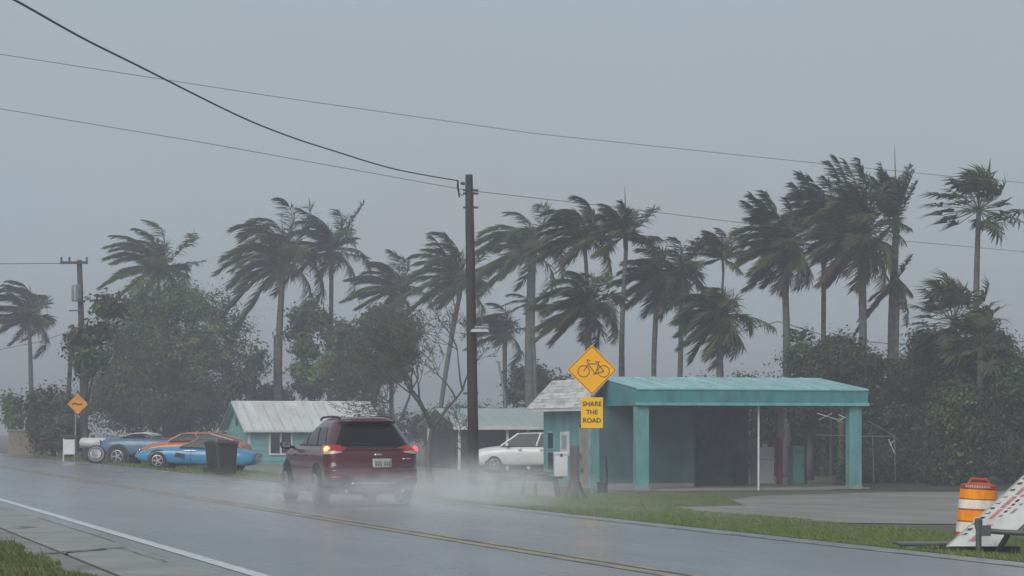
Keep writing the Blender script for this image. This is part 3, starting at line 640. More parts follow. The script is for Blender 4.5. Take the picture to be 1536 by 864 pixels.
palm(1087, 1085, 408, 112, 1.7, 15, 24, 'small upright palm head on a thin bent stem above the canopy', wk=0.12, gk=0.02, ll=0.45, r0=0.09, el=(25,88), yellow=4, extra=[(185,.9,.05,.05),(-15,.7,.02,.05)], group=GP)
palm(1082, 1080, 500, 98, 2.15, 26, 25, 'dense low palm crown close above the middle of the canopy', wk=0.14, gk=0.11, ll=0.6, r0=0.2, el=(-60,85), extra=[(12,1.25,-.05,.10),(-30,.8,.0,.1)], yellow=3, group=GP)
palm(1175, 1176, 392, 104, 2.45, 30, 26, 'tall palm with shaggy crown, first of the four tall ones above the canopy', wk=0.11, gk=0.06, ll=0.66, r0=0.22, el=(-65,89), dry=7, yellow=4, extra=[(100,1.15,.04,0),(112,1.2,.04,.01),(92,1.1,.05,.0),(105,1.0,.05,0),(120,1.1,.03,.02),(-10,.35,0,0)], group=GP)
palm(1234, 1236, 350, 106, 2.05, 24, 27, 'tall slim palm second of the four tall ones above the canopy', wk=0.12, gk=0.05, ll=0.62, r0=0.15, el=(-25,89), yellow=4, extra=[(100,1.2,.04,0),(112,1.2,.04,0),(92,1.1,.06,0),(125,1.1,.04,0)], group=GP)
palm(1290, 1292, 378, 103, 2.6, 32, 28, 'tallest palm with the widest shaggy crown, third of the four', wk=0.085, gk=0.055, ll=0.7, r0=0.21, el=(-70,89), dry=9, extra=[(95,1.5,.04,0),(104,1.5,.04,.0),(80,1.4,.05,.0),(65,1.2,.06,.03),(88,1.45,.05,0),(72,1.3,.06,.02),(50,1.0,.06,.04),(230,1.0,.03,.08)], group=GP)
palm(1341, 1344, 352, 105, 2.3, 16, 29, 'tall palm with narrow upright tuft and dead fronds, fourth of the four', wk=0.035, gk=0.01, ll=0.45, r0=0.20, el=(55,90), spear=3.3, dry=2, extra=[(97,1.2,.02,0),(75,1.2,.0,0),(70,1.1,.0,0),(230,.9,.03,.02),(-20,.35,0,0)], group=GP)
palm(1343, 1347, 418, 104.4, 2.1, 3, 129, 'dead hanging palm skirt wrapped round the fourth tall trunk', wk=0.05, gk=0.03, ll=0.35, r0=0.12, shaft=0, el=(-70,-40), dry=20, extra=[(215,.75,.02,.04),(228,1.25,.02,.02),(232,1.55,.0,.0),(222,1.1,.02,.05),(60,.6,0,0),(100,.6,.06,0),(-40,.5,0,.05)], group=GP)
palm(1470, 1468, 316, 96, 2.3, 32, 30, 'lone fan palm on a slim trunk at the far right', fan=True, wk=0.1, r0=0.14, el=(-35,85), shaft=0, extra=[(165,1.25,0,0),(150,1.3,0,0),(180,1.3,0,0),(5,1.35,0,0),(-5,1.2,0,0),(195,1.2,0,0),(175,1.0,0,0)], group=GP)
palm(1432, 1430, 486, 91, 2.4, 34, 31, 'low fan palm rising out of the dark hedge at the right', fan=True, wk=0.1, r0=0.2, el=(-60,85), shaft=0, yellow=3, extra=[(20,1.3,0,0),(40,1.2,0,0),(10,1.1,0,0)], group=GP)
palm(1478, 1470, 520, 90, 1.9, 24, 32, 'second low fan palm in the hedge below the lone fan palm', fan=True, wk=0.1, r0=0.18, el=(-60,80), shaft=0, group=GP)

def leaf_mesh(name, lobes, nclump, nleaf, size, seed, mats, parent, weights=None, clump_r=0.45, hollow=0.5, low=0.0, clip=None):
    """leaf clumps spread through lobes [(centre, radii, material weights or None)]"""
    r = np.random.default_rng(seed)
    vol = np.array([l_[1][0]*l_[1][1]*l_[1][2] for l_ in lobes])**0.8; vol /= vol.sum()
    VS = []; MI = []
    for l_, fr_ in zip(lobes, vol):
        nc = max(3, int(nclump*fr_)); c = np.array(l_[0], float); R = np.array(l_[1], float)
        d = r.normal(size=(nc, 3)); d /= np.linalg.norm(d, axis=1)[:, None]
        rad = hollow+(1-hollow)*r.random(nc)**0.7; rad *= 1+0.22*np.sin(d[:,0]*5+seed)*np.cos(d[:,2]*4+d[:,1]*3)
        cc = c+d*R*rad[:, None]
        wts = l_[2] if len(l_) > 2 and l_[2] is not None else weights
        mi = r.choice(len(mats), nc, p=wts)
        nl = max(4, int(nleaf))
        cr = clump_r*r.uniform(0.5, 1.5, nc)
        lc = np.repeat(cc, nl, 0)+r.normal(size=(nc*nl, 3))*np.repeat(cr, nl)[:, None]*np.array([0.72, 0.62, 0.56])
        m_ = np.repeat(mi, nl); sw = r.random(nc*nl) < 0.05; m_[sw] = r.choice(len(mats), sw.sum(), p=wts)
        n = len(lc); out_ = (lc-np.repeat(cc, nl, 0))/(np.repeat(cr, nl)[:, None]+1e-6); out_ /= np.linalg.norm(out_, axis=1)[:, None]+1e-6
        Nn = 0.75*out_+0.75*np.repeat(d, nl, 0)+0.32*r.normal(size=(n, 3))+np.array([0, 0, .25]); Nn /= np.linalg.norm(Nn, axis=1)[:, None]+1e-9
        D = np.cross(Nn, r.normal(size=(n, 3))+np.array([0, 0.6, 0.5])); D /= np.linalg.norm(D, axis=1)[:, None]+1e-9
        B = np.cross(Nn, D)
        sz = size*r.uniform(0.6, 1.4, n)[:, None]
        v = np.stack([lc-D*sz*0.5, lc+B*sz*0.24, lc+D*sz*0.5, lc-B*sz*0.30], 1)
        VS.append(v); MI.append(m_)
    v = np.concatenate(VS); mi = np.concatenate(MI)
    keep = v[:, :, 2].min(1) > low
    v = v[keep]; mi = mi[keep]; n = len(v)
    me = bpy.data.meshes.new(name); me.vertices.add(4*n); me.vertices.foreach_set('co', v.reshape(-1))
    me.loops.add(4*n); me.loops.foreach_set('vertex_index', np.arange(4*n, dtype=np.int32)); me.polygons.add(n)
    me.polygons.foreach_set('loop_start', np.arange(0, 4*n, 4, dtype=np.int32)); me.polygons.foreach_set('loop_total', np.full(n, 4, dtype=np.int32))
    for m_ in mats: me.materials.append(m_)
    me.polygons.foreach_set('material_index', mi.astype(np.int32)); me.update(); me.validate()
    o = bpy.data.objects.new(name, me); COL.objects.link(o); o.parent = parent; return o
LM = None
def limbs(parent, base_r, h, targets, rng, m='bark', lean=0.0):
    top = Vector((lean, 0, h*0.45))
    build(MB().tube([(0,0,-0.1),(lean*.3,0.02,h*0.15),(lean*.7,-.03,h*0.3),top], [base_r*1.3,base_r*1.05,base_r*.9,base_r*.75], 10), 'trunk', M[m], parent, smooth=True)
    for t_ in targets:
        t_ = Vector(t_); mid = top.lerp(t_, .5)+Vector((rng.uniform(-.3,.3), rng.uniform(-.3,.3), rng.uniform(-.1,.3)))
        s0 = Vector((lean*.75,0,h*rng.uniform(.3,.44)))
        build(MB().tube([s0, s0.lerp(mid,.5)+Vector((0,0,.1)), mid, t_], [base_r*.55,base_r*.42,base_r*.28,base_r*.08], 7), 'limb', M[m], parent, smooth=True)
def leafy(name, label, cat, px, Z, lobes_px, nclump, nleaf, size, seed, mats, weights, trunk_r=0.2, clump_r=0.45, group=None, m='bark', hollow=0.45, dep=0.8):
    """lobes_px: (px, py, rx, ry[, weights]) in the photo's pixels at depth Z, given real depth dep*rx"""
    base = at(px, Z); o = thing(name, label, cat, base, 0.0, group); k = Z/F; rng = random.Random(seed); L2 = []; main = []
    for q_ in lobes_px:
        c = P(q_[0], q_[1], Z)-base; c.y += rng.uniform(-.5,.5); R3 = (q_[2]*k, max(q_[2], q_[3])*k*dep, q_[3]*k); wq = q_[4] if len(q_) > 4 else None
        main.append(c); L2.append((c, tuple(x*.72 for x in R3), wq))
        for j in range(8):
            d = Vector((rng.gauss(0,1), rng.gauss(-.5,1), rng.gauss(.1,1))).normalized(); f = rng.uniform(.26,.46); wj = None
            b_ = wq or weights; e = [max(.02, x*rng.uniform(.35,1.8)) for x in b_]; wj = [x/sum(e) for x in e]
            L2.append((c+Vector((d.x*R3[0],d.y*R3[1],d.z*R3[2]))*rng.uniform(.68,.88), tuple(x*f for x in R3), wj))
    h = max(c[0].z+c[1][2] for c in L2)
    if trunk_r: limbs(o, trunk_r, h, main, rng, m)
    cr = leaf_mesh('crown', L2, nclump, nleaf, size, seed, [M[x] for x in mats], o, weights, clump_r, hollow, low=0.02)
    return o
# the big round tree on the left
leafy('broadleaf_tree', 'big round dark tree left of the teal house', 'tree', 255, 141,
      [(255,520,95,72,[.25,.2,.25,.3]),(190,500,58,52,[.2,.55,.2,.05]),(320,500,58,48,[.3,.45,.2,.05]),(235,460,60,36,[.2,.5,.25,.05]),(170,555,50,48,[.35,.5,.1,.05]),(345,545,46,48,[.2,.25,.3,.25]),(250,590,110,52,[.45,.1,.1,.35]),(300,455,40,30,[.2,.5,.2,.1]),(160,600,45,40,[.3,.6,.08,.02]),(330,600,50,40,[.4,.2,.1,.3]),(205,630,70,30),(290,630,70,30)],
      1500, 52, 0.17, 41, ['leaf_dark','leaf_mid','leaf_bright','leaf_brown'], [.42,.34,.12,.12], 0.45, 0.48)
leafy('broadleaf_tree', 'leafy side branch tree hugging the far utility pole', 'tree', 128, 109,
      [(122,520,24,22),(140,500,22,14),(132,545,20,16),(160,465,26,14)], 60, 26, 0.26, 42, ['leaf_dark','leaf_mid','leaf_olive'], [.5,.35,.15], 0.10, 0.35)
leafy('broadleaf_tree', 'small tree with loose leaves between big tree and straight palm trunk', 'tree', 375, 139,
      [(372,575,24,24),(385,540,16,24),(352,580,18,18)], 60, 22, 0.24, 43, ['leaf_dark','leaf_mid','leaf_olive'], [.5,.3,.2], 0.10, 0.38)
leafy('broadleaf_tree', 'mid green tree with yellow green patch behind the red car', 'tree', 560, 139,
      [(465,480,34,30,[.2,.35,.35,.1]),(455,515,26,26,[.3,.4,.2,.1]),(520,510,48,34,[.35,.45,.15,.05]),(580,490,44,34,[.4,.4,.15,.05]),(600,535,34,34,[.3,.3,.35,.05]),(500,545,50,26,[.04,.16,.10,.7]),(550,560,48,24,[.4,.3,.25,.05]),(465,560,30,20,[.06,.24,.1,.6]),(612,500,20,24)],
      620, 40, 0.24, 44, ['leaf_dark','leaf_mid','leaf_olive','leaf_bright'], [.35,.4,.2,.05], 0.16, 0.36)
leafy('shrubby_tree', 'brownish low tree drooping behind the white roof ridge', 'tree', 485, 145,
      [(470,580,30,18),(530,590,38,20),(455,572,18,14)], 110, 24, 0.26, 45, ['leaf_dark','leaf_olive','leaf_brown'], [.4,.3,.3], 0.14, 0.36)
leafy('shrubby_tree', 'dark rounded shrub above the white shingled roof', 'shrub', 806, 133,
      [(805,572,34,28),(780,590,24,20),(835,585,24,22)], 150, 26, 0.24, 46, ['leaf_dark','leaf_mid'], [.75,.25], 0.12, 0.34)
leafy('shrub', 'low hazy bush at the foot of the straight palm trunk', 'shrub', 400, 146, [(395,595,24,20),(425,600,18,14)], 60, 22, 0.26, 47, ['leaf_dark','leaf_mid'], [.6,.4], 0.08, 0.35)
leafy('shrub', 'brown round bush at the far left roadside', 'bush', 80, 123,
      [(78,610,34,38),(60,625,30,36),(100,625,24,40),(85,655,42,26),(112,650,14,28)], 420, 36, 0.20, 48, ['leaf_dark','leaf_olive','leaf_brown'], [.36,.3,.34], 0.12, 0.36)
leafy('shrub', 'small pale green bush beside the tan wall', 'bush', 20, 140, [(20,608,12,18),(24,632,10,14)], 40, 20, 0.24, 49, ['leaf_mid','leaf_bright'], [.6,.4], 0.06, 0.3)
# the hedge mass at the right, shrub by shrub
HG = 'overgrown shrubs at the right'
hs = [(1215,97,[(1210,540,34,30),(1225,580,40,34),(1205,600,30,40)],'mid','rounded shrub just behind the right end of the canopy roof'),
      (1300,95,[(1290,545,40,28),(1310,590,44,40),(1300,650,44,48)],'dark','dark shrub below the tallest palm trunk'),
      (1262,96,[(1262,530,30,26),(1250,560,30,30)],'olive','olive shrub between the first tall palm trunks'),
      (1365,94,[(1362,560,40,46),(1355,620,48,52),(1360,680,50,36)],'dark','tall dark shrub right of the canopy column'),
      (1398,94,[(1396,520,42,34),(1412,560,44,46),(1405,620,50,52),(1405,680,50,34)],'olive','tall shaggy shrub under the low fan palm'),
      (1455,93,[(1450,545,44,40),(1462,600,52,50),(1455,660,54,42)],'mid','leafy shrub under the lone fan palm trunk'),
      (1445,88,[(1440,600,52,34),(1430,640,56,40),(1440,690,60,30)],'bright','greener shrub low in the middle of the hedge'),
      (1515,91,[(1510,570,44,40),(1530,555,40,34),(1522,620,52,50),(1515,680,54,36)],'bright','bright green shrub at the right edge of the picture'),
      (1570,94,[(1560,560,44,36),(1570,620,60,60),(1570,680,54,36)],'dark','shrub cut off by the right picture edge'),
      (1498,100,[(1497,520,20,26),(1490,545,30,26)],'mid','pointed shrub beside the lone fan palm trunk'),
      (1165,106,[(1160,600,54,44),(1150,660,50,54),(1175,690,54,40),(1130,610,44,44),(1200,640,44,50)],'dark','dark shrub seen under the canopy behind the refrigerator'),
      (1240,107,[(1240,620,54,44),(1235,670,56,52),(1250,690,50,36),(1215,615,50,50),(1275,630,44,50)],'dark','dark shrub seen under the canopy behind the green locker'),
      (1100,110,[(1100,585,44,26),(1050,590,40,22)],'mid','shrub tops just above the middle of the canopy roof'),
      (1335,92,[(1330,690,44,24),(1390,700,44,18),(1290,700,30,18)],'dark','low dark undergrowth bush by the tent frame')]
HW = {'dark':[.70,.18,.06,.06],'mid':[.44,.38,.12,.06],'olive':[.45,.2,.25,.10],'bright':[.38,.36,.16,.10]}
HM = {'dark':['leaf_dark','leaf_mid','leaf_olive','leaf_brown'],'mid':['leaf_dark','leaf_mid','leaf_olive','leaf_brown'],'olive':['leaf_dark','leaf_mid','leaf_olive','leaf_brown'],'bright':['leaf_dark','leaf_mid','leaf_bright','leaf_brown']}
leafy('shrub', 'hazy far thicket behind the leafless tree right of the red car', 'thicket', 660, 152, [(640,640,54,26),(700,630,44,20),(585,640,44,26),(745,640,40,26)], 260, 36, 0.2, 91, ['leaf_dark','leaf_mid','leaf_olive'], [.4,.35,.25], 0.12, 0.4)
for i, (px, Z, lb, kd, lab) in enumerate(hs):
    lb = [(q_[0], q_[1]+6, q_[2]*.90, q_[3]*.86) for q_ in lb]
    leafy('hedge_shrub', lab, 'shrub', px, Z, lb, 560, 46, 0.14, 60+i, HM[kd], HW[kd], 0.14, 0.34, HG)
# sparse sprigs standing above the hedge
def sprig(px, top, Z, seed, label, w_=16):
    base = at(px, Z); o = thing('sapling', label, 'sapling', base, 0, 'saplings above the hedge'); rng = random.Random(seed); k = Z/F
    tp = P(px, top, Z)-base
    build(MB().tube([(0,0,-.05),(0.05,0,tp.z*.5),tuple(tp)], [.05,.04,.012], 6), 'trunk', M['bark'], o)
    for j in range(7):
        t = rng.uniform(.72,1); a = rng.uniform(0,6.28); b = tp*t
        build(MB().tube([b, b+Vector((math.cos(a)*.3,math.sin(a)*.3,.15)), b+Vector((math.cos(a)*w_*k,math.sin(a)*.4,.25))], [.016,.012,.004], 4, cap=False), 'twig', M['bark'], o)
    leaf_mesh('crown', [(tp+Vector((0,0,-.1)), (w_*k, w_*k, 14*k))], 14, 12, 0.22, seed, [M['leaf_dark'], M['leaf_mid']], o, [.6,.4], 0.18, 0.5)
sprig(1202, 500, 108, 1, 'thin sapling with flat top left of the second tall palm trunk', 18); sprig(1245, 520, 105, 2, 'leafy sapling just right of the second tall palm trunk', 11)
sprig(1268, 530, 104, 3, 'short sapling between second and third tall trunks', 14); sprig(1320, 545, 103, 4, 'short sapling left of the fourth tall trunk', 18)

# the nearly bare trees behind the red car
def bare_tree(name, label, px, Z, h, r0, seed, spread=1.0, lean=0.0, depth=5, leaves=400):
    base = at(px, Z); o = thing(name, label, 'tree', base); rng = random.Random(seed)
    trunk = MB(); br = []; tips = []
    def grow(p, d, ln, r, dep, mb):
        pts = [p]; n = 4
        for i in range(n):
            d = (d+Vector((rng.gauss(-.04,.13), rng.gauss(0,.13), rng.gauss(.02,.08)))).normalized(); pts.append(pts[-1]+d*ln/n)
        mb.tube(pts, [max(.010, r*(1-.5*i/n)) for i in range(n+1)], 6 if dep > 2 else 4, cap=False)
        if dep <= 2: tips.extend(pts[1:])
        if dep == 0: return
        for j in range(3 if dep > 2 else 4):
            s_ = pts[rng.choice([2,3,4])] if j else pts[-1]
            a = rng.uniform(0, 6.28); sp = rng.uniform(.45, .95)*spread
            side = d.orthogonal().normalized(); side = Matrix.Rotation(a, 3, d) @ side
            nd = (d*math.cos(sp)+side*math.sin(sp)+Vector((-.05,0,.10))).normalized()
            if dep == depth: m2 = MB(); br.append(m2); grow(s_, nd, ln*rng.uniform(.7,1.0), r*.6, dep-1, m2)
            else: grow(s_, nd, ln*rng.uniform(.55,.85), r*.52, dep-1, mb)
    grow(Vector((0,0,-.1)), Vector((lean,0,1)).normalized(), h*.34, r0, depth, trunk)
    # the first segment only is the trunk; the boughs are parts of their own
    build(trunk, 'trunk', M['bark'], o, smooth=True)
    for b in br: build(b, 'bough', M['bark'], o, smooth=True)
    r = np.random.default_rng(seed); n = leaves; tp = np.array([tuple(t) for t in tips]); c = tp[r.integers(0, len(tp), n)]+r.normal(0, .07, (n, 3))
    D = r.normal(size=(n,3))+np.array([-.5,0,-.2]); D /= np.linalg.norm(D, axis=1)[:,None]; B = np.cross(D, r.normal(size=(n,3))); B /= np.linalg.norm(B, axis=1)[:,None]
    sz = r.uniform(.05,.10,(n,1)); v = np.stack([c-D*sz*.5, c+B*sz*.3, c+D*sz*.5, c-B*sz*.3], 1).reshape(-1, 3)
    mb = MB(); mb.v = [tuple(x) for x in v]; mb.f = [(4*i,4*i+1,4*i+2,4*i+3) for i in range(n)]; mb.mi = [0]*n
    tag(build(mb, 'leaves', M['leaf_olive'], o), kind='stuff')
    return o
bare_tree('bare_tree', 'nearly leafless tree with forked pale trunk between red car and dark pole', 648, 84, 6.0, 0.12, 3, 0.95, -0.16, 5, 3000)
bare_tree('bare_tree', 'leafless tree with thin stems behind the roof of the red car', 590, 96, 6.8, 0.11, 8, 0.95, 0.0, 5, 3600)
bare_tree('bare_tree', 'bare sapling whose twigs show right of the dark pole', 728, 95, 3.6, 0.06, 12, 0.8, -0.25, 4, 260)

# ================================================================ VEHICLES
def wheel(parent, c, R, w_, side, rim_m='rim', spokes=5):
    """axis along local x; side = +1 / -1 says which way it faces"""
    t = MB().lathe([(R*.62,-w_/2),(R*.93,-w_/2),(R,-w_*.36),(R,w_*.36),(R*.93,w_/2),(R*.62,w_/2)], c, (1,0,0), 26)
    wh = bpy.data.objects.new('wheel', None); COL.objects.link(wh); wh.parent = parent; wh.empty_display_size = 0.1
    build(t, 'tyre', M['rubber'], wh, smooth=False)
    x = c[0]+side*(w_*.5+.004); c2 = (x, c[1], c[2])
    rm = MB().lathe([(R*.64,-0.03*side),(R*.64,0.02*side),(R*.56,0.025*side),(R*.54,-0.05*side)], c2, (1,0,0), 24)
    for k in range(spokes):
        a = 2*math.pi*k/spokes
        rm.box((x-side*0.005, c[1]+math.cos(a)*R*.32, c[2]+math.sin(a)*R*.32), (0.03, R*.52, R*.15), Matrix.Rotation(a, 3, 'X'))
    rm.lathe([(R*.13,-0.02),(R*.13,0.025)], (x, c[1], c[2]), (1,0,0), 12)
    build(rm, 'rim', M[rim_m], wh)
    return wh

# ---- the dark red sport utility car, built in its own frame: x right, y forward, z up, origin under the rear bumper
SUVP = Vector((-2.615, 46.0, 0.012))
suv = thing('car', 'dark red sport utility car driving away through spray with tail lamps lit', 'car', SUVP, ROADROT)
zk  = [.20,.26,.34,.46,.66,.72,.80,.95,1.03,1.08,1.13,1.30,1.48,1.555,1.60,1.64,1.665,1.68]
wk_ = [.74,.81,.87,.905,.915,.915,.92,.922,.905,.868,.835,.765,.670,.62,.575,.515,.435,.30]
yrk = [.16,.06,.015,0,.005,.06,.085,.095,.11,.14,.175,.30,.435,.475,.39,.41,.50,.85]
yfk = [4.40,4.45,4.48,4.50,4.50,4.49,4.46,4.38,4.10,3.55,3.40,2.95,2.50,2.32,2.20,2.10,1.98,1.75]
def pch(x, X, Y):
    return float(np.interp(x, X, Y))
def ring(z, off=0.0):
    w_, yr, yf = pch(z, zk, wk_)+off, pch(z, zk, yrk)-off, pch(z, zk, yfk)+off
    gh = max(0.0, min(1.0, (z-1.05)/0.3)); rx = .25+.03*gh; ry = .28+.16*gh; bow = .07; pts = []
    for i in range(9): x = (w_-rx)*i/8; pts.append((x, yr+bow*(x/w_)**2))
    yb = pts[-1][1]
    for i in range(1, 9): a = math.pi/2*i/8; pts.append((w_-rx+rx*math.sin(a), yb+ry*(1-math.cos(a))))
    y0 = yb+ry; fx, fy = min(.45, w_*.7), min(.7, (yf-y0)*.35); y1 = yf-fy
    for i in range(1, 17): t = i/16; pts.append((w_-0.02*(t-.35)**2*2.0, y0+(y1-y0)*t))
    xe = pts[-1][0]
    for i in range(1, 9): a = math.pi/2*i/8; pts.append((xe-fx*(1-math.cos(a)), y1+fy*math.sin(a)*0.92))
    for i in range(1, 6): t = i/5; pts.append(((xe-fx)*(1-t), y1+fy*(0.92+0.08*t)))
    return pts
def full_ring(z):
    h = ring(z); return [Vector((x, y, z)) for x, y in h]+[Vector((-x, y, z)) for x, y in h[-2:0:-1]]
lev = sorted(set(list(np.linspace(.20,1.68,48))+zk))
mb = MB().grid([full_ring(z) for z in lev], closed=True)
nrg = len(full_ring(.5)); mb.f.append(tuple(range(nrg-1,-1,-1))); mb.f.append(tuple(range((len(lev)-1)*nrg, len(lev)*nrg))); mb.mi += [0,0]
body = build(mb, 'body', M['suv_red'], suv, smooth=True)
def spt(t, z, off):
    """point on the skin: t metres round from the rear centre line (minus = left side), z up"""
    h = ring(z, off); sg = 1 if t >= 0 else -1; t = abs(t); acc = 0
    for (x0, y0), (x1, y1) in zip(h, h[1:]):
        d = math.hypot(x1-x0, y1-y0)
        if acc+d >= t: a = (t-acc)/d; return Vector((sg*(x0+(x1-x0)*a), y0+(y1-y0)*a, z))
        acc += d
    return Vector((sg*h[-1][0], h[-1][1], z))
def patch(name, z0, z1, tl, tr, m, parent, off=0.006, nz=10, nt=18, thick=0.0):
    rows = []
    for i in range(nz+1):
        z = z0+(z1-z0)*i/nz; u_ = i/nz; a = tl(u_) if callable(tl) else tl; b = tr(u_) if callable(tr) else tr
        rows.append([spt(a+(b-a)*k/nt, z, off) for k in range(nt+1)])
    o = build(MB().grid(rows), name, m, parent, smooth=True)
    s_ = o.modifiers.new('solid', 'SOLIDIFY'); s_.thickness = max(thick, 0.004); s_.offset = 0
    return o
gl = patch('rear_window', 1.115, 1.525, lambda u: -.72+.20*u, lambda u: .72-.20*u, M['car_glass'], suv)
patch('window_seal', 1.085, 1.118, -.74, .74, M['cladding'], gl, 0.004, 2)
build(MB().tube([spt(0.02,1.13,.03), spt(-.18,1.155,.03), spt(-.42,1.165,.03)], 0.011, 5), 'wiper', M['cladding'], gl)
sp = patch('spoiler', 1.555, 1.605, -.60, .60, M['suv_red'], suv, 0.03, 3, 18, 0.03)
patch('brake_lamp', 1.565, 1.582, -.16, .16, M['lamp_red'], sp, 0.052, 2, 6)
for sg in (-1, 1):
    def T(a, b): return ((lambda u: sg*a) if sg > 0 else (lambda u: -b)), ((lambda u: sg*b) if sg > 0 else (lambda u: -a))
    # side glass: quarter, rear door, front door
    for a0, a1, s0, s1 in ((1.00,1.62,.06,.0),(1.70,2.52,.0,.0),(2.62,3.55,.0,-.48)):
        fl_ = lambda u, a=a0, s_=s0: a+s_*u
        fr_ = lambda u, a=a1, s_=s1: a+s_*u
        patch('side_window', 1.115, 1.475, (lambda u, f=fl_: f(u)) if sg > 0 else (lambda u, f=fr_: -f(u)), (lambda u, f=fr_: f(u)) if sg > 0 else (lambda u, f=fl_: -f(u)), M['car_glass'], suv)
    # tail lamp: wraps from the rear on to the flank, pointed inwards
    inn = lambda u: .80-.34*max(0,(1-abs(u-.62)/.62))**.9
    out = lambda u: 1.16+.10*u
    tl_ = patch('tail_lamp', .955, 1.135, inn if sg > 0 else (lambda u: -out(u)), out if sg > 0 else (lambda u: -inn(u)), M['lamp_red'], suv, 0.012, 10, 18, 0.012)
    inn2 = lambda u: .84-.28*max(0,(1-abs(u-.6)/.6)); out2 = lambda u: 1.04
    patch('reversing_lens', .962, 1.03, inn2 if sg > 0 else (lambda u: -1.04), (lambda u: 1.04) if sg > 0 else (lambda u: -inn2(u)), M['lamp_clear'], tl_, 0.021, 6, 12)
    c_ = spt(sg*(.92 if sg < 0 else .98), 1.055, 0.022)
    bl = MB(); 
    for i in range(6):
        pass
    bl.lathe([(0.010,0.026),(0.040,0.018),(0.062,0.004),(0.066,-0.01)], c_, (sg*0.55,-0.85,0), 14)
    build(bl, 'bulb', M['lamp_lit'] if sg < 0 else M['lamp_lit_red'], tl_, smooth=True)
    patch('fog_reflector', .50, .545, sg*.62 if sg > 0 else -.86, .86 if sg > 0 else -.62, M['lamp_red'], suv, 0.012, 2, 6)
    # roof rail
    rail = [spt(sg*1.35,1.585,.0)+Vector((-sg*.0,0,.01))]+[Vector((sg*(.50-.02*k/6), .80+k*.25, 1.668+.014*math.sin(math.pi*k/6))) for k in range(7)]
    build(MB().tube([Vector((sg*.51,.70,1.640))]+rail[1:]+[Vector((sg*.49,2.42,1.62))], 0.021, 8), 'roof_rail', M['cladding'], suv, smooth=True)
    # mirror
    mi = MB().lathe([(.03,-.10),(.085,-.07),(.10,0),(.085,.06),(.03,.09)], (0,0,0), (1,0,0), 14); mi.v = [(sg*1.05+v[0]*1.15, 3.12+v[1]*.75, 1.13+v[2]*.95) for v in mi.v]
    mo = build(mi, 'mirror', M['cladding'], suv, smooth=True)
    build(MB().tube([(sg*.86,3.16,1.07),(sg*.98,3.14,1.09)], .03, 6), 'mirror_arm', M['cladding'], mo)
    box_part('mirror_glass', (sg*1.05, 3.052, 1.13), (.15,.006,.11), M['chrome'], mo)
    for yy in (.98, 3.67):
        ar = MB().lathe([(.43,-.005),(.43,.012),(.36,.014)], (sg*.905, yy, .40), (sg,0,0), 26)
        build(ar, 'wheel_arch', M['cladding'], suv)
        wheel(suv, (sg*.815, yy, .355), .355, .235, sg)
    for yy in (1.95, 3.0): box_part('door_handle', (sg*.93, yy-.1, .93), (.03,.18,.03), M['suv_red'], suv, 0.008)
    patch('sill_cladding', .21, .36, 1.35 if sg > 0 else -3.9, 3.9 if sg > 0 else -1.35, M['cladding'], suv, 0.01, 4, 16)
    build(MB().tube([(sg*.55,.25,.27),(sg*.55,-.01,.265)], .035, 10), 'exhaust_pipe', M['chrome'], suv)
bu = patch('bumper', .215, .52, -.98, .98, M['cladding'], suv, 0.008, 6, 24)
patch('skid_strip', .395, .425, -.46, .46, M['chrome'], bu, 0.022, 2, 14)
patch('tailgate_trim', .715, .735, -.78, .78, M['cladding'], suv, 0.004, 2, 16)
patch('tailgate_crease', 1.045, 1.075, -.62, .62, M['suv_red'], suv, 0.02, 3, 16, 0.012)
pl = patch('licence_plate', .70+.01, .705+.175, -.02, .36, M['plate'], suv, 0.016, 4, 6)
for k, (a, b) in enumerate(((.02,.06),(.075,.11),(.125,.15),(.205,.235),(.25,.28),(.295,.325))): patch('plate_character', .745, .825, a, b, M['plate_ink'], pl, 0.022, 2, 2)
patch('emblem', .935, .975, .02, .17, M['chrome'], suv, 0.012, 3, 5)
patch('model_badge', .86, .885, .58, .76, M['chrome'], suv, 0.012, 2, 5)
build(MB().prism([(-.02,1.15,1.675),(-.02,1.40,1.675),(-.02,1.22,1.745)], (.04,0,0)), 'antenna_fin', M['suv_red'], suv, fixn=True)
build(MB().box((0,2.2,.28), (1.5,3.6,.16)), 'underbody', M['cladding'], suv)

# ---- parked cars: lofted from stations along the length (x forward = towards the nose at the left)
def loft_body(name, stn, m, parent, n_extra=True):
    """stn: (x, half width, z bottom, z belt, z top, crown)"""
    rows = []
    for x, w_, zb, zm, zt_, cr_ in stn:
        h = [(0, zb), (w_*.82, zb), (w_*.96, zb+.08), (w_, (zb+zm)/2), (w_*.985, zm), (w_*.90, zm+(zt_-zm)*.75), (w_*.62, zt_), (0, zt_+cr_)]
        rows.append([Vector((x, y, z)) for y, z in h]+[Vector((x, -y, z)) for y, z in h[-2:0:-1]])
    mb = MB().grid(rows, closed=True); k = len(rows[0]); mb.f.append(tuple(range(k-1,-1,-1))); mb.f.append(tuple((len(rows)-1)*k+i for i in range(k))); mb.mi += [0,0]
    o = build(mb, name, m, parent, smooth=True, fixn=True)
    s_ = o.modifiers.new('sub', 'SUBSURF'); s_.levels = 2; s_.render_levels = 2
    return o
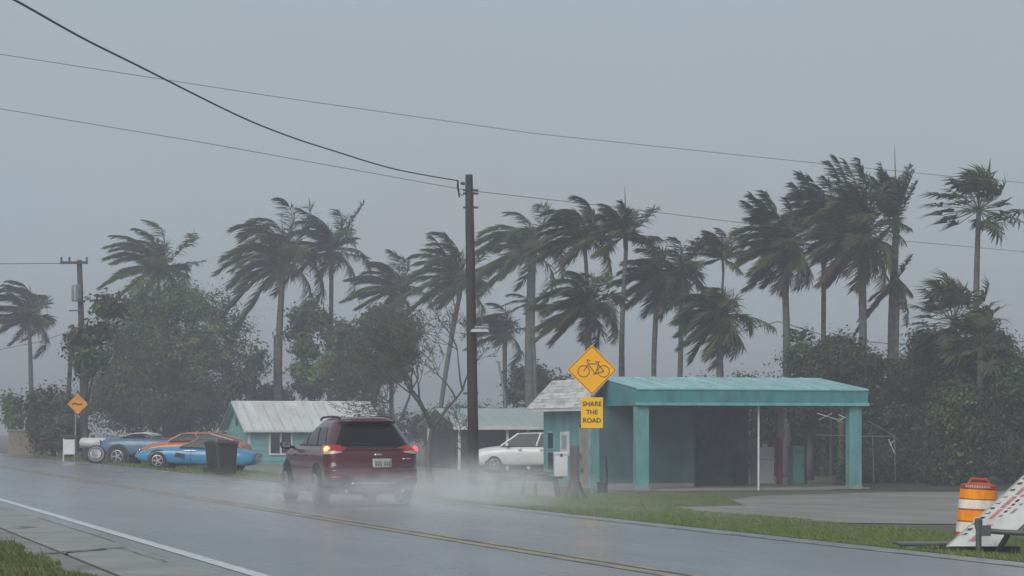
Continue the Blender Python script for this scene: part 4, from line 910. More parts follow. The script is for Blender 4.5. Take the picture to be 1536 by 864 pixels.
def green(parent, prof, wb, wt, roof_m, pillar=0.05):
    """greenhouse from a side profile [(x, z) base front, top front, top rear, base rear]"""
    (x0,z0),(x1,z1),(x2,z2),(x3,z3) = prof
    g = MB(); vs = []
    for sg in (1,-1): vs += [Vector((x0,sg*wb,z0)),Vector((x1,sg*wt,z1)),Vector((x2,sg*wt,z2)),Vector((x3,sg*wb,z3))]
    g.add(vs, [(0,1,2,3),(7,6,5,4),(0,4,5,1),(3,2,6,7),(1,5,6,2)])
    gl_ = build(g, 'glass_house', M['car_glass'], parent, fixn=True)
    r_ = MB().grid([[Vector((x1+(x2-x1)*i/6+(.03 if i==0 else (-.03 if i==6 else 0)), wt*1.02*j/4, max(z1,z2)+.0+.045*math.sin(math.pi*(i+.6)/7.2)*(1-(j/4)**2*.7)+(z2-z1)*i/6*.0+.012)) for j in range(-4,5)] for i in range(7)])
    ro = build(r_, 'roof', roof_m, parent, smooth=True); s_ = ro.modifiers.new('solid','SOLIDIFY'); s_.thickness = .03
    for sg in (1,-1):
        for a, b in ((vs[0 if sg>0 else 4], vs[1 if sg>0 else 5]), (vs[2 if sg>0 else 6], vs[3 if sg>0 else 7]), (Vector(((x1+x2)/2, sg*(wt+.004), z1)), Vector(((x0+x3)/2+.05, sg*(wb+.004), z0)))):
            build(MB().tube([a, b], pillar*.6, 6), 'pillar', roof_m, parent)
    return gl_
def yaw(px, Z, deg): v = at(px, Z); return v, math.radians(deg)
def car_common(o, xs, R, wy, w_=.2, rim='rim', arch_m='cladding'):
    for x in xs:
        for sg in (1,-1):
            build(MB().lathe([(R*1.22,-.02),(R*1.22,.014),(R*1.1,.018)], (x, sg*(wy+.03), R*1.05), (0,sg,0), 24), 'wheel_arch', M[arch_m], o)
            wh = wheel(o, (0,0,0), R, w_, -1 if sg > 0 else 1, rim); wh.rotation_euler = (0,0,math.radians(-90)); wh.location = (x, sg*(wy-.02), R)
            if sg > 0: wh.rotation_euler = (0,0,math.radians(-90))
# light blue sports car, nose to the left
v = at(298, 90.0); v.z = gz(v.x, v.y)
sc = thing('sports_car', 'low light blue sports car parked behind the black bins', 'car', v, math.radians(176.0))
sc.matrix_basis = Matrix.Translation(v+Vector((0,0,.02))) @ Matrix.Rotation(math.radians(175), 4, 'Z') @ Matrix.Rotation(math.radians(-2.4), 4, 'Y')
loft_body('body', [(2.28,.55,.42,.50,.56,.03),(2.15,.74,.26,.50,.63,.04),(1.75,.86,.20,.60,.76,.03),(1.30,.90,.20,.66,.86,-.03),(.80,.86,.20,.66,.84,.03),(.30,.83,.20,.68,.86,.05),(-.30,.82,.20,.68,.86,.04),(-.80,.85,.20,.70,.88,.02),(-1.30,.91,.20,.70,.92,-.01),(-1.75,.89,.24,.66,.88,.0),(-2.10,.82,.30,.60,.80,.02),(-2.26,.70,.40,.58,.74,.0)], M['sky_car'], sc)
green(sc, [(.62,.86),(-.05,1.17),(-.70,1.18),(-1.35,.90)], .70, .56, M['steel'])
car_common(sc, (1.36,-1.20), .33, .80, .24)
build(MB().tube([(2.24,.60,.46),(2.32,.30,.46),(2.34,0,.46),(2.32,-.30,.46),(2.24,-.60,.46)], .04, 8), 'bumper', M['chrome'], sc)
build(MB().tube([(-2.20,.66,.52),(-2.30,.3,.52),(-2.30,-.3,.52),(-2.20,-.66,.52)], .04, 8), 'bumper', M['chrome'], sc)
for y in (.55,.35,-.35,-.55): build(MB().lathe([(.07,0),(.07,.03)], (-2.20,y,.66), (-1,0,0), 12), 'tail_lamp', M['lamp_red'], sc)
for y in (.5,-.5): build(MB().lathe([(.08,0),(.08,.03)], (2.20,y,.56), (1,0,.3), 12), 'headlamp', M['chrome'], sc)
for sx in (.15,-.85):
    for y in (.835,-.835): build(MB().tube([(sx,y*1.0,.30),(sx,y*1.005,.55),(sx-.02,y*.985,.80)], .008, 4), 'door_seam', M['cladding'], sc)
for y in (.84,-.84):
    build(MB().prism([(.75,y,.50),(.35,y,.46),(.38,y,.62),(.70,y,.66)], (0,.03 if y>0 else -.03,0)), 'side_vent', M['cladding'], sc, fixn=True)
    build(MB().tube([(-.05,y*.99,.76),(.4,y,.75)], .012, 5), 'trim_strip', M['chrome'], sc)
# orange coupe behind it
v = at(294, 98.0)
oc = thing('coupe', 'orange coupe parked between the two blue cars', 'car', v, math.radians(172))
loft_body('body', [(2.2,.70,.40,.60,.72,.02),(1.9,.84,.26,.66,.86,.03),(1.3,.87,.24,.72,.96,.03),(.4,.87,.24,.76,1.0,.02),(-.6,.87,.24,.78,1.0,.02),(-1.4,.87,.26,.78,1.0,.02),(-2.0,.82,.32,.74,.92,.02),(-2.2,.74,.42,.70,.84,.0)], M['orange_car'], oc)
green(oc, [(.95,.98),(.45,1.21),(-.75,1.23),(-1.75,1.0)], .76, .62, M['orange_car'])
car_common(oc, (1.32,-1.25), .33, .78)
oc.matrix_basis = oc.matrix_basis @ Matrix.Diagonal((1, 1, 1.17, 1))
for x in (2.22,-2.22): build(MB().tube([(x*.985,.72,.48),(x,.3,.48),(x,-.3,.48),(x*.985,-.72,.48)], .045, 8), 'bumper', M['chrome'], oc)
for y in (.55,-.55): build(MB().lathe([(.09,0),(.09,.03)], (2.16,y,.64), (1,0,0), 12), 'headlamp', M['chrome'], oc)
# high old blue car with white bonnet top, nose to the left
v = at(228, 103.0)
bc = thing('old_car', 'high old blue car with white windscreen cover and chrome nose', 'car', v, math.radians(168))
loft_body('body', [(2.1,.72,.62,.86,1.08,.03),(1.95,.80,.50,.90,1.16,.05),(1.4,.84,.46,.94,1.22,.05),(.7,.84,.42,.96,1.22,.05),(.0,.84,.42,.96,1.20,.03),(-1.0,.84,.42,.96,1.18,.03),(-1.7,.84,.44,.96,1.16,.03),(-2.1,.80,.52,.92,1.08,.02)], M['blue_car'], bc)
car_common(bc, (1.22,-1.30), .42, .80, .26)
gr_ = box_part('grille', (2.12, 0, .92), (.05, 1.1, .30), M['chrome'], bc, 0.01)
for k in range(7): box_part('grille_bar', (2.15, -.45+k*.15, .92), (.02,.03,.28), M['cladding'], gr_)
for y in (.62,-.62):
    for z in (.82, 1.02): build(MB().lathe([(.09,-.03),(.09,.03),(.05,.05)], (2.10,y,z), (1,0,0), 14), 'headlamp', M['chrome'], bc)
build(MB().tube([(2.05,.80,.60),(2.20,.6,.60),(2.24,0,.60),(2.20,-.6,.60),(2.05,-.80,.60)], .07, 8), 'bumper', M['chrome'], bc)
cv = MB().grid([[Vector((x, y, z+.05*math.cos(y*1.6)+.02*math.sin(x*9+y*5))) for y in np.linspace(-.66,.66,9)] for x, z in ((1.25,1.245),(.95,1.29),(.6,1.36),(.25,1.40),(.0,1.38),(-.25,1.26))])
o = build(cv, 'windscreen_cover', M['canvas'], bc, smooth=True); o.modifiers.new('solid','SOLIDIFY').thickness = .03
build(MB().box((-.9,0,1.16),(1.6,1.4,.12)), 'seat', M['clutter'], bc)
# white car by the carport, nose to the left
v = at(790, 113.0)
wc = thing('parked_car', 'white sport utility car parked by the carport behind the dark pole', 'car', v, math.radians(176))
loft_body('body', [(2.40,.74,.42,.70,.90,.02),(2.22,.86,.30,.76,1.00,.03),(1.7,.92,.28,.84,1.08,.03),(1.1,.93,.28,.88,1.14,.02),(.6,.93,.28,.90,1.16,.02),(-.6,.93,.28,.92,1.16,.02),(-1.6,.93,.28,.92,1.16,.02),(-2.2,.90,.32,.90,1.14,.02),(-2.4,.84,.40,.86,1.08,.0)], M['white_car'], wc)
green(wc, [(1.15,1.14),(.35,1.66),(-1.75,1.66),(-2.25,1.14)], .82, .68, M['white_car'], .07)
car_common(wc, (1.45,-1.40), .37, .84)
wc.matrix_basis = wc.matrix_basis @ Matrix.Diagonal((1, 1, 1.10, 1))
for y in (.66,-.66): box_part('headlamp', (2.30,y,.84), (.16,.30,.16), M['chrome'], wc, .03)
box_part('bumper', (2.38,0,.50), (.14,1.5,.22), M['cladding'], wc, .03)
for y in (.98,-.98): box_part('mirror', (.85,y,1.20), (.14,.18,.14), M['white_car'], wc, .03)
for y in (.945,-.945):
    for x in (.25,-.75): box_part('door_handle', (x,y,.98), (.18,.03,.03), M['chrome'], wc)

# ================================================================ ROADSIDE THINGS
# ---- tall dark utility pole with service drop and lamp head
pb = at(711, 63.0); pt = P(703.5, 262, 63.0)
up = thing('utility_pole', 'tall dark wooden utility pole with no crossarm beside the road', 'utility pole', pb)
def onp(t): return pb.lerp(pt, t)
build(MB().tube([onp(-.02), onp(.3), onp(.6), onp(.85), onp(1.0)], [.148,.14,.128,.118,.098], 12), 'pole', M['pole_wood'], up, world=True, smooth=True)
build(MB().box(P(709.5, 440, 62.93), (.03,.03,5.4)), 'conduit', M['pole_wood'], up, world=True)
lf_ = build(MB().box(P(720, 496, 62.8), (.52,.24,.10), taper=.8).box(P(723, 491.5, 62.8), (.38,.18,.08)), 'lamp_head', M['galv'], up, world=True); bevel(lf_, .02)
build(MB().tube([P(708,490,63), P(716,489,62.8)], .03, 6), 'lamp_arm', M['steel'], up, world=True)
build(MB().lathe([(.03,0),(.05,.03),(.035,.06),(.05,.09),(.02,.12)], P(697.5, 275, 62.9), (-1,0,0), 10), 'insulator', M['steel'], up, world=True)
for py in (285, 290, 590, 311): build(MB().lathe([(.03,-.2),(.03,.2)], P(706, py, 63), (1,.1,0), 8), 'bolt', M['steel'], up, world=True)
build(MB().tube([P(687,271,62.9),P(686.5,279,62.9),P(688,288,62.9),P(689,296,62.9)], [.02,.03,.025,.02], 6), 'drip_loop', M['wire'], up, world=True)
build(MB().tube([P(689,290,62.9),P(694,293,62.9),P(700,288,62.9)], .012, 5), 'drip_loop', M['wire'], up, world=True)
# ---- wires
def wire(name, pts, r, m, label, sag=0.0, n=24):
    v = [P(*q_) for q_ in pts]; out = []
    for i in range(len(v)-1):
        for k in range(n):
            t = k/n; q_ = v[i].lerp(v[i+1], t); q_.z -= sag*4*t*(1-t); out.append(q_)
    out.append(v[-1]); o = build(MB().tube(out, r, 5), name, m); return tag(o, label, 'wire')
w1 = [(-60,-42,27),(22,0,30.2),(120,55,34),(210,100,38),(350,170,45),(430,203,49.5),(500,226,53.5),(590,253,58),(687,271,62.9)]
def smooth_path(q_, m=6):
    o = []; a = np.array(q_, float)
    for i in range(len(a)-1):
        p0, p1, p2, p3 = a[max(i-1,0)], a[i], a[i+1], a[min(i+2,len(a)-1)]
        for k in range(m):
            t = k/m; o.append(tuple(.5*((2*p1)+(-p0+p2)*t+(2*p0-5*p1+4*p2-p3)*t*t+(-p0+3*p1-3*p2+p3)*t**3)))
    return o+[tuple(a[-1])]
w1 = smooth_path(w1)
wire('service_wire', w1, .016, M['wire'], 'thick black service wire running up left from the tall pole top', n=1)
wire('overhead_wire', [(-60,72,70),(400,143,76),(800,200,82),(1180,240,88),(1400,262,92),(1600,280,95)], .010, M['wire_grey'], 'uppermost thin grey wire crossing the whole sky', n=6)
wire('overhead_wire', [(-60,153,58),(300,213,60),(500,249,61.5),(703,286,63)], .008, M['wire_grey'], 'thin grey wire reaching the tall pole from the left')
wire('overhead_wire', [(706,286,63),(900,308,70),(1120,335,77),(1350,361,84),(1600,383,90)], .009, M['wire_grey'], 'thin grey wire leaving the tall pole to the right', n=6)
wire('overhead_wire', [(-60,396,112),(92,395,111.5)], .02, M['wire_grey'], 'level wire from the left edge to the far pole crossarm')
wire('overhead_wire', [(1100,500,125),(1168,482,124)], .03, M['wire_grey'], 'short rising wire behind the first tall palm trunk')
wire('overhead_wire', [(1168,482,124),(1250,507,124),(1340,516,124),(1440,518,124),(1600,508,124)], .028, M['wire_grey'], 'low dark wire sagging behind the tall palm trunks', n=6)
wire('overhead_wire', [(360,530,144),(420,548,144)], .02, M['wire_grey'], 'faint wire passing behind the straight palm trunk')
wire('overhead_wire', [(-40,532,130),(62,512,118),(118,492,111)], .018, M['wire_grey'], 'lower faint wire reaching the far pole from the left')
# ---- far pole with crossarm and transformer
fb = at(128, 111); ft = P(119, 390, 111)
fp = thing('utility_pole', 'far hazy utility pole with crossarm and grey transformer', 'utility pole', fb)
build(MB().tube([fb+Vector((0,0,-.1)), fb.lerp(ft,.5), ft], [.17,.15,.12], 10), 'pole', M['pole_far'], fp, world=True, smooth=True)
ca = build(MB().box(P(111, 394, 110.8), (1.25,.1,.12)), 'crossarm', M['pole_far'], fp, world=True)
for px in (92, 104, 130): build(MB().lathe([(.03,0),(.06,.06),(.04,.12),(.06,.18),(.02,.24)], P(px, 393, 110.8), (0,0,1), 8), 'insulator', M['steel'], ca, world=True)
build(MB().lathe([(.20,0),(.22,.04),(.22,.68),(.16,.76)], P(114.5, 452, 110.6), (0,0,1), 14), 'transformer', M['galv'], fp, world=True)
build(MB().box(P(112, 466, 110.8), (.5,.06,.06)), 'bracket', M['steel'], fp, world=True)
build(MB().tube([P(119,470,110.7),P(124,490,110.7),P(121,520,110.7)], .02, 5), 'cable', M['wire'], fp, world=True)
b2 = at(101, 128); lp = thing('utility_pole', 'leaning bare pole left of the far transformer pole', 'utility pole', b2)
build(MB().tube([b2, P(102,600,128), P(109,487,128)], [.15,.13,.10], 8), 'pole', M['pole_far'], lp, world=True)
build(MB().box(P(109,498,127.9), (.3,.1,.1)), 'bracket', M['steel'], lp, world=True)
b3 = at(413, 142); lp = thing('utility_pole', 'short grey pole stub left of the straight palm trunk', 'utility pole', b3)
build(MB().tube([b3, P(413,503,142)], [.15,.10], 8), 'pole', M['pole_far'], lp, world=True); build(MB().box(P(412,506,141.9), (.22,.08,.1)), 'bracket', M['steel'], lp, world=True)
b4 = at(760, 129); lp = thing('pipe_post', 'thin slanting pipe right of the tall dark pole', 'post', b4)
build(MB().tube([b4, P(758,600,129), P(748,543,129)], .06, 7), 'pipe', M['galv'], lp, world=True); build(MB().box(P(747.5,543,129), (.3,.1,.08)), 'cap', M['galv'], lp, world=True)

# ---- diamond warning signs
def text_mesh(body, size, name, m, parent, loc, rotM, thick=.003):
    cu = bpy.data.curves.new(name, 'FONT'); cu.body = body; cu.size = size; cu.align_x = 'CENTER'; cu.align_y = 'CENTER'; cu.extrude = thick; cu.resolution_u = 2; cu.offset = size*.022
    t = bpy.data.objects.new(name+'_curve', cu); COL.objects.link(t); dg = bpy.context.evaluated_depsgraph_get()
    me = bpy.data.meshes.new_from_object(t.evaluated_get(dg)); bpy.data.objects.remove(t); me.materials.clear(); me.materials.append(m)
    me.transform(Matrix.Translation(Vector(loc)) @ rotM); o = bpy.data.objects.new(name, me); COL.objects.link(o); o.parent = parent; return o
def rounded_diamond(R, rad=.05, n=5):
    pts = []
    for k in range(4):
        a = math.pi/2*k; c = (math.cos(a)*(R-rad*1.41), math.sin(a)*(R-rad*1.41))
        for j in range(n+1): b = a-math.pi/4+math.pi/2*j/n; pts.append((c[0]+rad*math.cos(b), c[1]+rad*math.sin(b)))
    return pts
sb = G(888, 743); SZ = sb.y
sg_ = thing('road_sign', 'yellow diamond bicycle warning sign with a share the road plate', 'sign', sb, math.radians(4))
k_ = SZ/F; zc = CAMH-(555-640)*k_-sb.z; R_ = 38*k_
build(MB().box((0,.035,(zc+R_)/2-.1), (.055,.03,zc+R_-.2)), 'post', M['galv'], sg_)
pa = build(MB().prism([(x,0,zc+z) for x, z in rounded_diamond(R_)], (0,.006,0)), 'panel', M['sign_yellow'], sg_, fixn=True)
bd = rounded_diamond(R_*.95, .045); bi = rounded_diamond(R_*.915, .04); mb = MB()
mb.add([(x,-.002,zc+z) for x, z in bd]+[(x,-.002,zc+z) for x, z in bi], [(i,(i+1)%len(bd),len(bd)+(i+1)%len(bd),len(bd)+i) for i in range(len(bd))])
build(mb, 'border', M['ink'], pa)
def ribbon(pts, w_, y=-.004):
    m_ = MB()
    for (x0,z0),(x1,z1) in zip(pts, pts[1:]):
        d = Vector((x1-x0,z1-z0)); d.normalize(); nx, nz = -d.y*w_/2, d.x*w_/2
        m_.prism([(x0-nx,y,z0-nz),(x1-nx,y,z1-nz),(x1+nx,y,z1+nz),(x0+nx,y,z0+nz)], (0,.003,0))
    return m_
def bic(x, y): return ((x-888)*k_, zc+(555-y)*k_)
bm_ = MB()
for cx in (875.5, 905.5):
    bm_2 = ribbon([bic(cx+8.6*math.cos(a), 557+8.6*math.sin(a)) for a in np.linspace(0, 2*math.pi, 25)], .022, -.004); bm_.add(bm_2.v, bm_2.f)
for i, ln in enumerate(([(875.5,557),(882.5,546),(880.5,539.5),(885,541)],[(882.5,546),(896.5,546)],[(883,547.5),(893,560.5),(898,546.5),(897,543)],[(893,560.5),(905.5,557),(898,547)],[(892.5,542.8),(900,542.8)],[(890,562),(895.5,560)])):
    r2 = ribbon([bic(*p_) for p_ in ln], .024, -.0045-.0004*i); bm_.add(r2.v, r2.f)
build(bm_, 'bicycle_symbol', M['ink'], pa)
plq = build(MB().box((0,.003,CAMH-(619-640)*k_-sb.z), (33*k_,.006,46*k_)), 'plate', M['sign_plate'], sg_)
zpl = CAMH-(619-640)*k_-sb.z
RX = Matrix.Rotation(math.radians(90), 4, 'X')
for tx, dy, sz_ in (('SHARE', 13.0, .185), ('THE', 0.5, .18), ('ROAD', -12.0, .185)):
    text_mesh(tx, sz_, 'lettering', M['ink'], plq, (0, -.003, zpl+dy*k_), RX)
for dz in (.05, .55): build(MB().lathe([(.012,0),(.012,.006)], (0,-.007,zpl-.30+dz*.9), (0,1,0), 8), 'bolt', M['galv'], plq)
ob = at(113, 108); o2 = thing('road_sign', 'hazy orange diamond sign in front of the far pole', 'sign', ob, math.radians(6)); k2 = 108/F
zc2 = CAMH-(606-640)*k2-ob.z
build(MB().box((-.0,.03,zc2/2), (.06,.03,zc2)), 'post', M['galv'], o2)
pa2 = build(MB().prism([(x+.10,0,zc2+z) for x, z in rounded_diamond(15.5*k2, .05)], (0,.006,0)), 'panel', M['sign_orange'], o2, fixn=True)
mb = ribbon([(-.14,zc2-.01),(.0,zc2+.03),(.12,zc2-.03),(.30,zc2+.0)], .07, -.005); build(mb, 'symbol', M['ink'], pa2)

# ---- wheelie bins
def bin_(px, Z, label, rot, s_=1.0):
    b = thing('wheelie_bin', label, 'bin', at(px, Z), math.radians(rot), 'wheelie bins by the road')
    mb = MB(); rows = []
    for z, w_, d_ in ((.05,.42,.46),(.10,.46,.50),(.90,.58,.66),(.94,.62,.70),(.98,.62,.70)):
        rows.append([Vector((x*w_/2*s_, y*d_/2*s_, z*s_)) for x, y in ((-1,-.8),(-.8,-1),(.8,-1),(1,-.8),(1,.8),(.8,1),(-.8,1),(-1,.8))])
    mb.grid(rows, closed=True); mb.f.append(tuple(range(7,-1,-1))); mb.f.append(tuple(range(32,40))); mb.mi += [0,0]
    build(mb, 'body', M['bin'], b)
    l_ = build(MB().box((0,-.02*s_,1.02*s_), (.66*s_,.78*s_,.06*s_), taper=.92), 'lid', M['bin'], b); bevel(l_, .02)
    build(MB().tube([(-.26*s_,.40*s_,.98*s_),(.26*s_,.40*s_,.98*s_)], .022*s_, 8), 'handle', M['bin'], b)
    for x in (-.27,.27):
        build(MB().lathe([(.12*s_,-.03),(.12*s_,.03)], (x*s_,.27*s_,.12*s_), (1,0,0), 16), 'wheel', M['rubber'], b)
    return b
bin_(340, 77.0, 'black wheelie bin with lid shut, nearer of the two bins', 14, 1.07)
bin_(324, 79.5, 'black wheelie bin half hidden behind the nearer bin', 100, 1.08)

# ---- far left roadside clutter
af = at(104, 106); a_ = thing('sandwich_board', 'white sandwich board with dark top bar beside the orange sign', 'sandwich board', af, math.radians(8))
for y, r_ in ((-.18, -10), (.18, 10)):
    pn = build(MB().box((0, y*.85, .62), (.46,.03,.66), Matrix.Rotation(math.radians(r_), 3, 'X')), 'panel', M['white_metal'], a_)
    for x in (-.25,.25): build(MB().tube([(x, y*1.7, .0),(x, y*.12, 1.08)], .022, 6), 'leg', M['white_metal'] if x < 0 else M['steel'], pn)
box_part('top_bar', (0,0,1.08), (.74,.14,.13), M['dark_wood'], a_, .01)
tk = at(140, 107); t2 = thing('gas_tank', 'white horizontal tank on cradles behind the leaning wheel', 'tank', tk, math.radians(5))
build(MB().lathe([(.05,-.62),(.18,-.58),(.24,-.48),(.24,.48),(.18,.58),(.05,.62)], (0,0,.86), (1,0,0), 18), 'tank', M['white_metal'], t2, smooth=True)
for x in (-.38,.38): build(MB().prism([(x-.04,-.22,0),(x-.04,.22,0),(x-.04,.2,.72),(x-.04,-.2,.72)], (.08,0,0)), 'cradle', M['steel'], t2, fixn=True)
build(MB().lathe([(.06,0),(.06,.1),(.03,.13)], (0,0,1.09), (0,0,1), 10), 'valve', M['steel'], t2)
ty = at(144, 99.5); t3 = thing('loose_wheel', 'loose whitewall wheel leaning beside the old blue car', 'wheel', ty)
t3.matrix_basis = Matrix.Translation(ty+Vector((0,0,.36))) @ Matrix.Rotation(math.radians(100), 4, 'Z') @ Matrix.Rotation(math.radians(18), 4, 'Y')
build(MB().lathe([(.24,-.10),(.36,-.10),(.40,-.05),(.40,.05),(.36,.10),(.24,.10)], (0,0,0), (1,0,0), 24), 'tyre', M['rubber'], t3)
build(MB().grid([[Vector((x_, math.cos(a)*r_, math.sin(a)*r_)) for a in np.linspace(0,2*math.pi,25)[:-1]] for r_, x_ in ((.27,-.108),(.32,-.112),(.325,-.104))], closed=True), 'whitewall', M['concrete'], t3)
build(MB().lathe([(.24,-.104),(.2,-.12),(.08,-.108),(.07,-.13)], (0,0,0), (1,0,0), 20), 'rim', M['galv'], t3)

# ---- low wooden table with odds and ends, white box, grey board, slim stake
tb = G(792, 746); kk = tb.y/F
t4 = thing('low_table', 'low dark wooden plank table on splayed legs right of the tall pole', 'table', tb, math.radians(3))
for k in range(5): box_part('plank', (0, -.34+k*.17, .50+.004*(k%2)), (1.72,.155,.045), M['dark_wood'], t4, .006)
for x in (-.76,.72):
    for y in (-.30,.30):
        build(MB().tube([(x+(-.05 if x<0 else .05), y*1.1, 0),(x*.96, y, .475)], .045, 6), 'leg', M['dark_wood'], t4)
    box_part('crossbar', (x, 0, .40), (.07,.60,.07), M['dark_wood'], t4)
for x in (-.12,.20): build(MB().box((x, .1, .24), (.07,.07,.47)), 'leg', M['dark_wood'], t4)
box_part('rail', (0,0,.44), (1.45,.06,.07), M['dark_wood'], t4)
def lump(name, label, cat, px, py, Z, r, m, seed, base):
    o = thing(name, label, cat, base); rg = random.Random(seed); mb = MB(); rows = []
    for i in range(7):
        f = i/6; rr_ = math.sin(math.pi*min(.97,max(.06,f*.9+.1)))**.6
        rows.append([Vector((math.cos(a)*r[0]*rr_*rg.uniform(.85,1.12), math.sin(a)*r[1]*rr_*rg.uniform(.85,1.12), f*r[2])) for a in np.linspace(0,2*math.pi,11)[:-1]])
    mb.grid(rows, closed=True); mb.f.append(tuple(range(9,-1,-1))); mb.f.append(tuple(range(60,70))); mb.mi += [0,0]
    build(mb, 'sack', m, o, smooth=True); build(MB().tube([(0,0,r[2]*.96),(.02,0,r[2]*1.08),(.05,.01,r[2]*1.18)], [.03,.02,.035], 6), 'knot', m, o); return o
tR = t4.matrix_basis
lump('sack', 'dark lumpy sack in the middle of the low table', 'sack', 0,0,0, (.13,.12,.15), M['steel'], 1, tR @ Vector((-.10,0,.528)))
lump('sack', 'wide grey sack beside the dark one on the low table', 'sack', 0,0,0, (.24,.16,.13), M['clutter'], 2, tR @ Vector((.30,.05,.528)))
wb = thing('cooler_box', 'white upright cooler box on the right end of the low table', 'cooler', tR @ Vector((.83,-.02,.527)), math.radians(3))
box_part('body', (0,0,.27), (.34,.34,.54), M['white_metal'], wb, .02); ld_ = box_part('lid', (0,0,.585), (.36,.36,.08), M['white_metal'], wb, .02)
box_part('latch', (0,-.185,.545), (.06,.012,.07), M['steel'], ld_)
gb = G(862, 747); g2 = thing('board_post', 'wide grey weathered board standing upright right of the cooler box', 'post', gb, math.radians(-6))
box_part('board', (0,0,.68), (.24,.10,1.38), M['grey_wood'], g2, .01)
build(MB().tube([(-.30,.05,0),(-.08,.0,.52)], .04, 6), 'strut', M['grey_wood'], g2); build(MB().tube([(.26,.05,0),(.08,.0,.48)], .04, 6), 'strut', M['dark_wood'], g2)
box_part('hinge', (.145,-.02,1.10), (.06,.05,.12), M['steel'], g2); box_part('hinge', (.19,-.02,.72), (.08,.05,.10), M['steel'], g2)
ss = G(909, 742); s3 = thing('garden_stake', 'slim dark stake with a dark pot at its foot by the teal wall', 'stake', ss)
build(MB().tube([(.02,0,0),(.03,0,.6),(.0,0,1.12)], [.03,.028,.02], 6), 'stake', M['dark_wood'], s3)
build(MB().lathe([(.10,0),(.13,.02),(.16,.30),(.175,.31),(.175,.36),(.13,.36)], (-.10,.02,0), (0,0,1), 14), 'pot', M['bin'], s3)
build(MB().tube([(-.10,.02,.33),(-.14,.0,.46),(-.2,.0,.52)], [.02,.02,.01], 5), 'stem', M['dark_wood'], s3)

# ---- traffic barrel
bb = at(1464, 34.0); ba = thing('traffic_barrel', 'orange and white banded traffic barrel on the verge', 'traffic barrel', bb)
ba.matrix_basis = Matrix.Translation(bb+Vector((0,0,.0))) @ Matrix.Rotation(math.radians(2.5), 4, 'Y')
def rb(z): return float(np.interp(z, [0,.9], [.295,.245]))
prof = [(.34,0),(.34,.05),(rb(.05),.055)]
zz = [.055,.20,.205,.36,.365,.40,.405,.55,.555,.60,.605,.74,.745,.84]
for z in zz: prof.append((rb(z), z))
prof += [(.225,.86),(.215,.87),(.12,.90),(.05,.905)]
build(MB().lathe(prof, n=32), 'body', M['orange_plastic'], ba, smooth=False)
build(MB().lathe([(.36,0),(.36,.045),(.33,.06)], n=24), 'rubber_base', M['rubber'], ba)
for z0, z1, m_ in ((.20,.34,'refl_white'),(.365,.505,'refl_orange'),(.535,.655,'refl_white'),(.675,.80,'refl_orange')):
    build(MB().lathe([(rb(z0)+.002,z0-.002),(rb(z0)+.006,z0),(rb(z1)+.006,z1),(rb(z1)+.002,z1+.002)], n=32), 'reflective_band', M[m_], ba, smooth=False)
build(MB().lathe([(rb(.82)+.006,.818),(rb(.82)+.007,.822),(rb(.88)+.004,.868),(.225,.875)], n=32), 'top_ring', M['barrel_red'], ba)
build(MB().tube([(-.14,0,.885),(-.11,0,.945),(.11,0,.945),(.14,0,.885)], .024, 8), 'handle', M['barrel_red'], ba)
rg = random.Random(5)
for k in range(11):   # worn print round the top
    a = math.radians(-142+k*7.5); r_ = rb(.845)+.0085
    mb = MB(); mb.box((math.cos(a)*r_, math.sin(a)*r_, .845), (.005,.018,.030+.006*rg.random()), Matrix.Rotation(a, 3, 'Z'))
    if k % 3: mb.box((math.cos(a+.05)*r_, math.sin(a+.05)*r_, .845+rg.choice((-.012,0,.012))), (.005,.014,.008), Matrix.Rotation(a, 3, 'Z'))
    build(mb, 'print_mark', M['mark_white'], ba)

# ---- fallen white sign board leaning on a steel frame, printed lines along its length
fbz = 30.6
g0 = at(1460, fbz); bo = thing('sign_board', 'tilted white sign board with red and black print at the right edge', 'sign board', g0)
def bp(a, b, y=0.0):
    """a metres along the board, b metres across it from the upper edge (0) to the lower (1 = .5 m)"""
    ca, sa = math.cos(math.radians(42.5)), math.sin(math.radians(42.5))
    A0 = P(1419, 820, fbz); A0.z = max(A0.z, g0.z+.02)
    return A0+Vector((ca*a+b*.69, 0, sa*a-b*.0))+Vector((0, y+.10*a*0, 0))
wpan = build(MB().prism([bp(0,0),bp(0,1),bp(2.3,1),bp(2.3,0)], (0,.035,0)), 'panel', M['board_white'], bo, world=True, fixn=True); bevel(wpan, .006, 1)
def on_board(a0, a1, b0, b1, m, name, y=-.003):
    build(MB().prism([bp(a0,b0,y),bp(a0,b1,y),bp(a1,b1,y),bp(a1,b0,y)], (0,.0022,0)), name, m, wpan, world=True, fixn=True)
rg = random.Random(9)
a = .22
while a < 2.2:       # top row of worn capitals, too far gone to read
    w_ = rg.uniform(.03,.045); on_board(a, a+w_*.34, .045, .13, M['print_black'], 'print_mark'); on_board(a+w_*.34, a+w_, rg.choice((.045,.08,.105)), rg.choice((.115,.13)), M['print_black'], 'print_mark', -.0034)
    a += w_+rg.uniform(.04,.09)
on_board(.10,.42,.30,.42, M['print_red'], 'red_bar')
a = .52
while a < 2.2:
    w_ = rg.uniform(.10,.24); on_board(a, a+w_, .215, .30, M['print_red'], 'print_mark'); a += w_+rg.uniform(.02,.04)
a = .56
while a < 2.2:
    w_ = rg.uniform(.03,.06); on_board(a, a+w_, .36+rg.uniform(-.01,.01), .42, M['print_black'] if rg.random()<.6 else M['print_red'], 'print_mark'); a += w_+rg.uniform(.02,.05)
a = .62
while a < 2.2:
    w_ = rg.uniform(.04,.10); on_board(a, a+w_, .50, .55+rg.uniform(0,.03), M['print_green'] if a > .8 else M['print_grey'], 'print_mark'); a += w_+rg.uniform(.03,.06)
